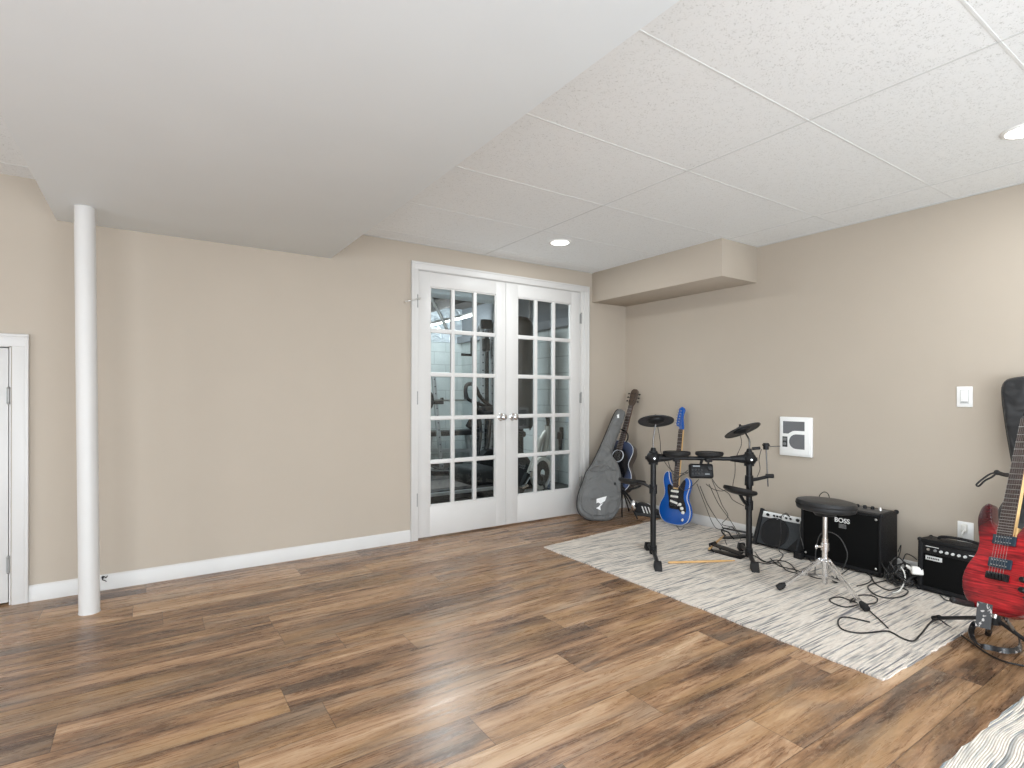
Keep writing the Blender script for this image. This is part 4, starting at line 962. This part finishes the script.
g = G(); g.lathe([(.026, -.012), (.030, -.005), (.030, .010), (.026, .018)], c + V((0.008, 0, 0)), (1, -.3, 0), 20); part('band', g, BLACK, t)
# sneaker
sp = fl(650, 517, .0); sd = V((.35, -.94, 0)).normalized(); Ms = frame(sp + V((.02, .03, 0)), V((-sd.y, sd.x, 0)), sd, (0, 0, 1))
t = thing('sneaker', 'black shoe with white stripes on the floor behind the left rack post', 'shoe', M=Ms)
YZ = Matrix(((0, 1, 0, 0), (1, 0, 0, 0), (0, 0, 1, 0), (0, 0, 0, 1)))
g = G(); g.prism([(-.12, 0), (.12, 0), (.135, .012), (.12, .026), (-.12, .026), (-.13, .012)], -.042, .042, Ms @ YZ, .006); part('sole', g, mat('dark_sole', (.05, .05, .05), .6), t)
g = G(); g.prism([(-.12, .024), (.12, .024), (.118, .05), (.08, .065), (.02, .085), (-.03, .11), (-.08, .115), (-.118, .10), (-.125, .06)], -.036, .036, Ms @ YZ, .018, 4, 2); up_ = part('upper', g, mat('black_suede', (.018, .018, .02), .7), t)
g = G()
for k in range(3):
    for q in (-1, 1):
        x = -.035 + k * .03; g.prism([(x, .03), (x + .012, .03), (x - .012, .09), (x - .024, .09)], q * .0365 - .001, q * .0365 + .001, Ms @ YZ)
part('stripes', g, PLASTIC_W, up_)

# ================================================================== CABLES
def cable(label, pts, r=.0032, m=CABLE, k=6, group=None):
    g = G(); g.tube(pts, r, 8, k); return solo('cable', g, m, label, 'cable', group)
Z = lambda x, y, h=0: fl(x, y, RZ + .004 + h)
cable('black cable looping in front of the stool and running toward the red guitar', [Z(870, 622), Z(845, 617), Z(838, 621), Z(842, 629), Z(860, 633), Z(885, 631), Z(893, 633), Z(902, 638), Z(913, 641), Z(921, 634), Z(931, 622), Z(938, 619, .02), fl(950, 627, .006), fl(968, 640, .004), fl(990, 655, .004), fl(1010, 663, .004), fl(1040, 668, .004)], .0035)
cable('black cable from the stool leg to the loop on the rug', [Z(866, 606), Z(872, 613, .004), Z(880, 620), Z(888, 628)], .0033)
cable('black cable curled in a flat loop around the front stool foot', [Z(860, 604), Z(846, 607), Z(833, 603), Z(830, 599), Z(840, 597), Z(852, 601), Z(862, 604, .006), Z(875, 603), Z(877, 598), Z(868, 595), Z(857, 596), Z(850, 602, .006), Z(858, 599)], .0033)
cable('black cable running behind the stool post toward the amplifier', [Z(770, 558), Z(780, 566), Z(796, 570), Z(810, 576), Z(824, 579, .003), Z(838, 576), Z(850, 568)], .003)
cable('black cable lying under the tilted amplifier', [Z(755, 552), Z(762, 560), Z(775, 563), Z(783, 555), Z(779, 550, .01), PD(781, 536, 3.66), PD(781, 519, 3.70), on(784, 514, 0, -.17), on(790, 517, 0, -.15)], .0028)
cable('thin black cable arching over the tilted amplifier controls', [on(783, 517, 0, -.19), on(786, 513, 0, -.20), on(790, 517, 0, -.19)], .002)
cable('grey cable arching in front of the large amplifier grille', [Z(815, 575), on(816, 550, 0, -.30), on(820, 535, 0, -.31), on(829, 532, 0, -.31), on(840, 538, 0, -.31), on(847, 552, 0, -.31), on(846, 562, 0, -.30), Z(842, 570)], .003, CABLE_G)
cable('thin black cable peeking up behind the stool seat', [on(818, 512, 0, -.13), on(819, 497, 0, -.12), on(824, 492, 0, -.12), on(829, 496, 0, -.12), on(830, 512, 0, -.12)], .003)
cable('grey cable hanging by the right cheek of the tilted amplifier', [on(801, 520, 0, -.10), on(800, 532, 0, -.22), on(803, 545, 0, -.28), Z(806, 556), Z(812, 562)], .003, CABLE_G)
cable('black cord meandering from the kick pedal to the tilted amplifier', [Z(742, 552), Z(755, 556), Z(765, 562), Z(776, 560), Z(789, 563), Z(797, 572)], .003)
cable('black cord on the rug beside the right rack foot', [Z(758, 562), Z(768, 564), Z(778, 562), Z(786, 570), Z(800, 574)], .0028)
# bundle near the outlet, between the big amplifier and the practice amplifier
bc = V((-.235, -2.455, 0))
rnd = random.Random(3)
for i in range(9):
    n = 9; ph = rnd.uniform(0, 6.28); cxx = bc + V((rnd.uniform(-.06, .05), rnd.uniform(-.045, .045), 0)); pts = []
    ra, rb = rnd.uniform(.05, .10), rnd.uniform(.04, .085); h0_ = rnd.uniform(.01, .06)
    for k in range(n * 2):
        a = ph + 2 * PI * k / n * 1.0; rr = 1 - .02 * k
        pts.append(V((cxx.x + ra * rr * math.cos(a), cxx.y + rb * rr * math.sin(a), RZ + .006 + h0_ * (1 + math.sin(a * 1.5 + i)) + rnd.uniform(0, .012))))
    cable(['thick black cord coiled low in the tangle beside the large amplifier', 'black cord looped high in the tangle beside the large amplifier', 'black cord forming the left loop of the tangle by the large amplifier',
           'black cord winding through the middle of the tangle by the large amplifier', 'thin black cord on top of the tangle by the large amplifier', 'black cord at the back of the tangle under the outlet',
           'black cord coiled on the right of the tangle near the practice amplifier', 'black cord sagging at the front of the tangle by the large amplifier', 'black cord wrapped around the tangle by the large amplifier'][i], pts, rnd.choice([.003, .0035, .0042]), CABLE, 4, 'tangled cords between the two amplifiers')
cable('white cord curving through the black cable tangle', [Z(893, 593, .0), Z(900, 590, .02), on(905, 580, 0, -.30), on(904, 572, 0, -.29), on(901, 567, 0, -.28)], .0038, CABLE_W)
cable('black cord sweeping forward from the tangle in a wide loop on the rug', [Z(888, 580), Z(872, 584), Z(868, 588), Z(876, 595), Z(889, 598), Z(903, 596), Z(908, 591), Z(900, 588), Z(888, 590), Z(876, 584), Z(871, 577)], .0035)
cable('black cord in a second flat loop left of the tangle', [Z(857, 586), Z(868, 583), Z(872, 578), Z(866, 573), Z(855, 571)], .003)
cable('thin black cord arching from behind the large amplifier to the tangle', [on(898, 552, 0, -.05), on(901, 545, 0, -.04), on(899, 556, 0, -.06), on(893, 562, 0, -.15), on(886, 572, 0, -.25)], .0028)
cable('black cord arching against the wall beside the practice amplifier', [on(903, 560, 0, -.05), on(906, 554, 0, -.03), on(912, 556, 0, -.03), on(917, 560, 0, -.03)], .003)
cable('black lead lying under the front edge of the practice amplifier', [Z(940, 595), Z(946, 600), Z(955, 601), Z(963, 600)], .0028)
# power strip + adaptor
pp = on(914, 574, 0, -.20); pp.z = RZ
g = G(); g.box((-.02, -.12, 0), (.02, .06, .035), .006, Matrix.Translation(V((-.13, -2.47, RZ))) @ Matrix.Rotation(.25, 4, 'Z')); solo('power_strip', g, BLACK, 'black power strip under the cable tangle', 'power strip')
g = G(); q = PD(917, 571, 3.08); g.box((-.024, -.028, -.022), (.024, .028, .024), .009, Matrix.Translation(q) @ Matrix.Rotation(.5, 4, 'Z') @ Matrix.Rotation(.3, 4, 'Y'), 3); g.cyl(q + V((0, .02, .0)), q + V((-.01, .05, .02)), .011, .006, 12)
solo('power_adaptor', g, CABLE_W, 'white power adaptor at the right end of the cable tangle', 'adaptor')
g = G(); q = on(799, 552, 0, -.27); q.z = RZ + .022; g.box((-.022, -.028, -.022), (.022, .028, .022), .006, Matrix.Translation(q)); solo('power_brick', g, BLACK, 'black power brick between the tilted and the large amplifier', 'adaptor')
# kit wiring: thin leads from the module
def kp(x, y, off=.0): return on_plane(x, y, KL + kn * off, kn)
W = [('lead hanging from the module in the leftmost long sag', [(697, 484, .03), (704, 502, .10), (712, 522, .14), (718, 529, .16), (728, 528, .14), (733, 527, .10), (738, 536, .05)]),
     ('lead hanging from the module straight to the kick pedal', [(700, 486, .02), (707, 503, .06), (716, 518, .08), (723, 528, .08), (725, 540, .10), (727, 545, .12)]),
     ('lead curving from the module to the floor tom pad', [(706, 484, .02), (713, 489, .03), (722, 491, .02), (731, 488, .0), (735, 492, -.04)]),
     ('lead dropping from the module to the hi-hat pedal', [(709, 484, .02), (718, 503, .05), (730, 520, .08), (738, 533, .10), (741, 540, .14)]),
     ('lead crossing from the module to the right post', [(712, 480, .02), (717, 492, .04), (722, 505, .06), (728, 516, .06), (722, 524, .06), (731, 527, .06), (735, 530, .04), (740, 534, .02)]),
     ('lead bowing right below the module toward the post', [(711, 477, .02), (718, 487, .03), (728, 493, .03), (733, 500, .02), (744, 506, .01)]),
     ('lead looping left of the module toward the blue guitar', [(688, 473, .02), (681, 476, .06), (677, 482, .1), (683, 490, .1), (690, 488, .06), (699, 479, .02)]),
     ('lead running from the left cymbal down its rod', [(657.5, 425, .0), (660, 440, .01), (661, 452, .02), (666, 464, .03), (676, 473, .05), (689, 472, .02)]),
     ('lead running from under the left pad to the module', [(668, 461, .02), (671, 470, .05), (677, 477, .07), (688, 470, .03)]),
     ('lead dangling under the right cymbal to the crossbar', [(740, 434, .05), (741.5, 444, .05), (737, 455, .03), (735, 458, .02)]),
     ('lead dropping from the crossbar to the floor tom pad', [(735, 460, .03), (735, 473, .03), (733, 484, .0), (733, 490, -.04)]),
     ('lead dangling beside the hi-hat rod', [(761.5, 449, .0), (759, 459, .0), (760, 469, .01), (757, 477, .01)])]
for lab, pts in W: cable('thin black ' + lab, [kp(*p) for p in pts], .0022, CABLE, 6)
cable('thin black lead trailing on the rug between the rack and the wall', [Z(675, 523), Z(680, 530), Z(684, 527)], .0022)

# ================================================================== GYM ROOM BEHIND THE FRENCH DOORS
GX, GY = .35, 4.0
g = G(); g.box((GX, WT, 0), (GX + .15, GY + .15, 1.93)); struct('wall_gym_right', g, BLOCK)
g = G(); g.box((-4.0, GY, 0), (GX + .15, GY + .15, 1.93)); struct('wall_gym_back', g, BLOCK)
g = G(); g.box((-4.1, WT, 0), (-4.0, GY + .15, 2.5)); struct('wall_gym_left', g, BLOCK)
g = G(); g.box((0.0, WT * .2, 0), (GX + .15, WT, 2.5)); struct('wall_gym_return', g, BLOCK)
g = G(); g.box((-4.1, WT + .001, 2.48), (GX + .15, GY + .15, 2.52)); struct('ceiling_gym', g, mat('dark_subfloor', srgb(92, 88, 84), .8, noise=.15))
g = G()
for k in range(9): x = -3.6 + k * .41; g.box((x, WT, 2.36), (x + .04, GY, 2.48))
struct('trim_6', g, mat('grey_joist_wood', srgb(118, 116, 114), .7, noise=.12))
g = G(); g.box((-4.0, GY - .02, 1.93), (GX, GY + .05, 2.48)); struct('trim_7', g, FOIL)
g = G(); g.box((GX - .005, WT, 1.93), (GX + .05, GY, 2.48)); g.box((GX - .09, WT, 1.93), (GX + .1, GY, 2.03)); struct('trim_8', g, mat('grey_sill_board', srgb(140, 146, 152), .6, noise=.06))
RUBFLOOR = mat('rubber_gym_mat', srgb(70, 68, 66), .8, noise=.15, nscale=80)
g = G(); g.box((-4.0, WT + .06, 0), (GX, GY, .012)); struct('trim_9', g, RUBFLOOR)
g = G(); g.box((-4.0, .40, 1.962), (-1.05, .60, 2.2), .01); struct('trim_10', g, BEAMW)
# foil ducting and shop lights
def atY(x, y, Y): return on(x, y, 1, Y)
g = G(); a, b = atY(424, 327, 2.9), atY(474, 315, 3.2); g.cyl(a, b, .014, seg=16); 
t = thing('tube_light', 'lit fluorescent tube seen through the upper left door panes', 'tube light', (a + b) / 2); part('tube', g, mat('lit_tube', (1, 1, 1), .5, emit=3.5), t)
g = G(); g.box((0, -.04, .02), ((b - a).length, .04, .05), .005, frame(a, (b - a).normalized(), V((0, 1, 0)), (0, 0, 1))); part('housing', g, WHITE, t)
area('gym_tube_bulb', ((a + b) / 2) + V((0, .03, .0)), 1.1, .1, 13, (.92, .97, 1), (0, 1, .25))
area('gym_overhead_fill', (-1.4, 1.4, 2.3), .6, .6, 62, (.92, .97, 1))  # added overhead fill that brightens the gym, no fixture modelled
g = G(); g.tube([atY(432, 299, 2.6) + V((-.08, 0, .25)), atY(432, 299, 2.6), atY(440, 314, 2.6), atY(447, 330, 2.6)], .02, 10, 3); solo('metal_pipe', g, NICKEL, 'slanting shiny pipe under the gym ceiling, seen through the top left pane', 'pipe')
DKS = mat('dark_gym_steel', (.02, .021, .022), .4, .4); SIL = mat('silver_gym_steel', srgb(176, 180, 182), .35, .6, noise=.05)
def post_holes(t, x, y, z0, z1, w, m, lean_=0):
    g = G(); g.bar((x, y, z0), (x + lean_, y, z1), w, w, (0, 1, 0), .003); p = part('upright', g, m, t)
    g = G(); n = int((z1 - z0) / .1)
    for k in range(1, n):
        z = z0 + (z1 - z0) * k / n; xx = x + lean_ * k / n; g.cyl((xx, y - w / 2 - .001, z), (xx, y - w / 2 + .002, z), .010, seg=8)
    part('holes', g, DKS, p); return p
# power rack
ra = atY(482, 400, 2.3); rb = atY(492, 400, 2.3)
t = thing('power_rack', 'tall power rack with silver and black uprights seen through the left door', 'power rack', (ra.x, 2.3, 0))
post_holes(t, ra.x, 2.3, .012, 2.02, .05, SIL); post_holes(t, rb.x + .02, 2.35, .012, 2.02, .05, SIL)
rc = atY(497, 400, 2.2); post_holes(t, rc.x, 2.2, .012, 2.05, .09, DKS); rd = atY(487, 400, 2.9); post_holes(t, rd.x, 2.9, .012, 2.02, .05, DKS); re_ = atY(475, 400, 3.2); post_holes(t, re_.x, 3.2, .012, 2.0, .04, SIL)
g = G(); g.bar((ra.x - .02, 2.3, 2.0), (rc.x + .05, 2.2, 2.0), .06, .06); g.bar((rd.x, 2.9, 2.0), (rc.x, 2.2, 2.0), .06, .06); g.bar((ra.x, 2.3, 2.0), (re_.x, 3.2, 1.98), .05, .05); part('top_beam', g, DKS, t)
g = G(); q = atY(486, 325, 2.25); g.box(q - V((.07, .04, .05)), q + V((.07, .03, .07)), .01); q = atY(486, 345, 2.25); g.box(q - V((.05, .04, .08)), q + V((.04, .03, .08)), .01); part('pulley_block', g, DKS, t)
g = G(); q = atY(469, 355, 2.9); g.bar(q - V((.12, 0, 0)), q + V((.05, 0, 0)), .035, .035); g.bar(q + V((.05, 0, 0)), q + V((.05, 0, .25)), .035, .035); part('dip_handle', g, DKS, t)
g = G(); g.cyl(atY(488, 330, 2.1), atY(488, 440, 2.1), .004, seg=6); part('pull_cable', g, DKS, t)
g = G(); g.bar((ra.x - .02, 2.25, .05), (rc.x + .08, 2.15, .05), .08, .08); g.bar((rd.x, 3.1, .05), (rc.x, 1.7, .05), .08, .08); part('base_rail', g, DKS, t)
g = G()
for k in range(9): g.box((ra.x - .03, 2.36, .12 + k * .06), (rc.x + .02, 2.52, .17 + k * .06), .006)
parts('weight', g, DKS, t)
# bench uprights with barbell
ba = atY(439, 440, 3.0)
t = thing('squat_stand', 'silver leaning squat stand with holes at the left edge of the left door glass', 'squat stand', (ba.x, 3.0, 0))
g = G(); p0_, p1_ = atY(442, 470, 3.0), atY(433, 372, 3.0); p0_.z = .012
g.bar(p0_, p1_, .05, .05, (0, 1, 0), .004); up2 = part('upright', g, SIL, t)
g = G()
for k in range(1, 14):
    p = p0_.lerp(p1_, k / 14); g.cyl(p - V((0, .027, 0)), p - V((0, .024, 0)), .009, seg=8)
part('holes', g, DKS, up2)
g = G(); g.bar(p0_ + V((-.3, 0, .03)), p0_ + V((.2, 0, .03)), .07, .06); g.bar(p0_ + V((0, -.4, .03)), p0_ + V((0, .5, .03)), .07, .06); part('base', g, DKS, t)
g = G(); q = atY(437, 402, 2.97); g.box(q - V((.05, .03, .03)), q + V((.09, .03, .025)), .006); g.box(q + V((.06, -.03, 0)), q + V((.09, .03, .06)), .006); part('bar_hook', g, DKS, t)
g = G(); q0, q1 = atY(425, 400.3, 2.95), atY(472, 400.3, 2.95); g.cyl(q0, q1, .013, seg=12); b_ = thing('barbell', 'thin horizontal barbell across the gym behind the left door', 'barbell', q0); part('bar', g, NICKEL, b_)
g = G(); qq = atY(430, 400.3, 2.95); g.cyl(qq - V((.025, 0, 0)), qq + V((.0, 0, 0)), .12, seg=32); part('weight_plate', g, DKS, b_)
# weight bench
q = atY(455, 448, 3.4)
t = thing('weight_bench', 'black padded weight bench behind the left door', 'bench', (q.x, 3.4, 0))
g = G(); g.box((q.x - .55, 3.25, .50), (q.x + .35, 3.55, .57), .02, seg=3); part('seat_pad', g, VINYL, t)
g = G(); g.bar((q.x + .3, 3.4, .55), (q.x + .55, 3.4, .95), .28, .07, (0, 1, 0), .02); part('back_pad', g, VINYL, t)
g = G(); g.bar((q.x - .5, 3.4, .02), (q.x - .4, 3.4, .5), .06, .06); g.bar((q.x + .3, 3.4, .02), (q.x + .2, 3.4, .5), .06, .06); g.bar((q.x - .5, 3.4, .3), (q.x + .3, 3.4, .25), .05, .05); g.bar((q.x - .5, 3.15, .04), (q.x - .5, 3.65, .04), .06, .06); g.bar((q.x + .3, 3.15, .04), (q.x + .3, 3.65, .04), .06, .06); part('frame', g, SIL, t)
# treadmill low at left
q = atY(448, 478, 1.3)
t = thing('treadmill', 'low dark treadmill deck at the bottom of the left door glass', 'treadmill', (q.x, 1.3, .0))
tx = q.x - .35
g = G(); g.box((tx - .75, 1.0, .05), (tx + .75, 1.62, .16), .02); part('deck', g, DKS, t)
g = G(); g.box((tx - .72, 1.08, .158), (tx + .55, 1.54, .165), .002); part('belt', g, mat('grey_belt', srgb(74, 71, 68), .6), t)
g = G(); g.bar((tx - .75, .99, .13), (tx + .78, .99, .13), .03, .03); g.bar((tx - .75, 1.63, .13), (tx + .78, 1.63, .13), .03, .03); parts('side_rail', g, SIL, t)
g = G(); g.box((tx + .5, 1.05, .14), (tx + .85, 1.57, .33), .05, seg=3); part('motor_cover', g, DKS, t)
g = G(); g.cyl((tx - .70, .97, .04), (tx - .70, 1.65, .04), .03, seg=12); g.cyl((tx + .7, .97, .04), (tx + .7, 1.65, .04), .03, seg=12); parts('roller', g, CHROME, t)
# elliptical
ey = 1.75
def E_(x, y, Y=ey): return atY(x, y, Y)
q = E_(485, 470); t = thing('elliptical_trainer', 'black elliptical trainer with curved handles beside the power rack', 'elliptical trainer', (q.x, ey, 0))
g = G(); g.tube([E_(466, 399), E_(465.5, 390), E_(467, 385), E_(472, 384), E_(476, 388), E_(479, 395), E_(484, 401), E_(490, 406), E_(496, 408)], .023, 12, 4); g.tube([E_(466, 393), E_(468, 399), E_(474, 402), E_(482, 405), E_(490, 409)], .020, 12, 4); g.tube([E_(484, 416, 1.6), E_(478, 409, 1.6), E_(481, 414, 1.65), E_(494, 413, 1.65)], .03, 12, 4); part('handlebar', g, RUBBER, t)
g = G(); g.box(E_(481, 415) - V((0, .1, .03)), E_(500, 408) + V((.05, .1, .02)), .02); part('console', g, BLACK, t)
g = G(); a = E_(490, 415); g.tube([a, E_(488, 440), V((E_(486, 460).x, ey, .45))], .03, 12, 3); g.tube([E_(478, 410), E_(481, 430), E_(478, 455)], .018, 10, 3); part('mast', g, DKS, t)
g = G(); c = E_(490, 470); c.z = .26; g.cyl(c - V((0, .07, 0)), c + V((0, .07, 0)), .19, seg=32); g.cyl(c - V((0, .075, 0)), c - V((0, .07, 0)), .12, seg=24); part('flywheel_housing', g, BLACK, t)
g = G(); g.bar((c.x - .7, ey - .15, .12), (c.x + .1, ey - .15, .18), .12, .05); g.bar((c.x - .7, ey + .15, .2), (c.x + .1, ey + .15, .14), .12, .05); parts('foot_pedal', g, DKS, t)
g = G(); g.bar((c.x - .8, ey, .05), (c.x + .35, ey, .05), .08, .06); g.bar((c.x - .8, ey - .25, .04), (c.x - .8, ey + .25, .04), .06, .06); g.bar((c.x + .35, ey - .25, .04), (c.x + .35, ey + .25, .04), .06, .06); part('base_frame', g, SIL, t)
# heavy bag
hy = 1.5; q0, q1 = atY(508, 400, hy), atY(530.5, 400, hy); r_ = (q1.x - q0.x) / 2; cx_ = (q0.x + q1.x) / 2
ztop = atY(520, 316, hy).z
t = thing('punching_bag', 'tall dark rounded free standing punching bag behind the right door', 'punching bag', (cx_, hy, .012))
g = G(); zb_ = atY(520, 428, hy).z
g.lathe([(0, zb_), (r_ * .9, zb_), (r_, zb_ + .03), (r_, ztop - r_ * .9), (r_ * .9, ztop - r_ * .5), (r_ * .6, ztop - r_ * .14), (0, ztop)], (cx_, hy, 0), seg=36); part('bag', g, mat('dark_brown_leather', srgb(46, 42, 38), .45), t)
g = G(); g.lathe([(0, .012), (r_ * 1.15, .012), (r_ * 1.15, .10), (r_ * .9, .30), (.05, .42), (.05, zb_)], (cx_, hy, 0), seg=36); part('base', g, BLACK, t)
# spin bike
by = .85
def B_(x, y, Y=by): return atY(x, y, Y)
q = B_(541, 473); t = thing('exercise_bike', 'exercise bike with a large grey rimmed flywheel behind the right door', 'exercise bike', (q.x, by, .012))
rw_ = (B_(554, 473).x - B_(528, 473).x) / 2 * .98
nrm = V((.30, -1, 0)).normalized()
g = G(); g.lathe([(rw_ * .80, -.02), (rw_ * .80, .02), (rw_, .02), (rw_, -.02), (rw_ * .80, -.02)], q, nrm, 44); wh = part('flywheel_rim', g, mat('grey_rim', srgb(190, 188, 182), .4, .1), t)
g = G(); g.cyl(q - nrm * .008, q + nrm * .008, rw_ * .81, seg=36); part('flywheel_disc', g, BLACK, t)
g = G(); g.lathe([(0, .03), (.02, .03), (.04, .022), (.04, .01)], q, nrm, 16); c2 = B_(531, 474, by - .05); g.cyl(c2, c2 + V((0, -.03, 0)), .035, seg=16); g.bar(c2, B_(524, 486, by - .06), .02, .012); g.bar(B_(521, 488, by - .08), B_(527, 485, by - .08), .05, .02); part('crank', g, CHROME, t)
g = G(); g.tube([q + V((0, .07, 0)), B_(544, 455, by + .07), B_(547, 437, by + .07), B_(548, 425, by + .07)], .034, 12, 4); g.tube([B_(528, 478, by + .09), B_(536, 455, by + .09), B_(541, 440, by + .08), B_(546, 432, by + .08)], .034, 12, 4); part('frame', g, mat('grey_bike_frame', srgb(150, 150, 144), .4, .2, noise=.05), t)
g = G(); g.tube([B_(548, 426), B_(546, 416), B_(536, 415)], .016, 10, 3); g.tube([B_(548, 424, by + .25), B_(548, 416, by + .1), B_(540, 415, by)], .016, 10, 3); part('handlebar', g, RUBBER, t)
g = G(); g.cyl(B_(516, 470), B_(513, 437), .022, seg=12); g.box(B_(513, 437) + V((-.12, -.08, 0)), B_(513, 437) + V((.12, .08, .06)), .025, seg=3); part('saddle', g, BLACK, t)
g = G(); z_ = .045; g.bar((q.x - .75, by, z_), (q.x + .2, by, z_), .08, .05); g.bar((q.x + .2, by - .25, z_), (q.x + .2, by + .2, z_), .06, .05); g.bar((q.x - .75, by - .25, z_), (q.x - .75, by + .2, z_), .06, .05); g.bar((q.x - .3, by, z_), c2 + V((0, .05, 0)), .06, .05); g.cyl(q, (q.x + .05, by, z_), .02, seg=10); part('base_frame', g, DKS, t)
g = G(); q = atY(559.5, 432, 1.0); g.lathe([(0, 0), (.035, 0), (.035, .13), (.028, .15), (.018, .155), (.018, .18), (0, .185)], q + V((.0, 0, -.14)), seg=18)
# wall mounted dark bracket seen in the right pane
q = V((GX - .001, on(559, 430, 0, GX - .05).y, 0)); qz = on(559, 437, 0, GX - .05).z
g = G(); g.box((GX - .06, q.y - .03, qz - .03), (GX, q.y + .03, qz + .06), .01); g.box((GX - .04, q.y - .03, qz + .05), (GX, q.y + .01, qz + .12), .01); g.cyl((GX - .03, q.y, qz - .16), (GX - .03, q.y, qz - .02), .016, .025, 14)
solo('wall_bracket', g, DKS, 'small dark bracket on the pale blue gym wall, right door pane', 'bracket')
g = G(); g.cyl(atY(530, 322, 1.6), atY(530, 430, 1.6), .012, seg=12); g.ball(atY(529.5, 320, 1.6), .03, seg=14); g.cyl(atY(529.5, 320, 1.6), atY(529.5, 320, 1.6) + V((0, 0, .6)), .008, seg=8); solo('conduit_pipe', g, mat('grey_conduit', srgb(150, 150, 150), .4, .5), 'thin grey vertical pipe beside the punching bag', 'pipe')
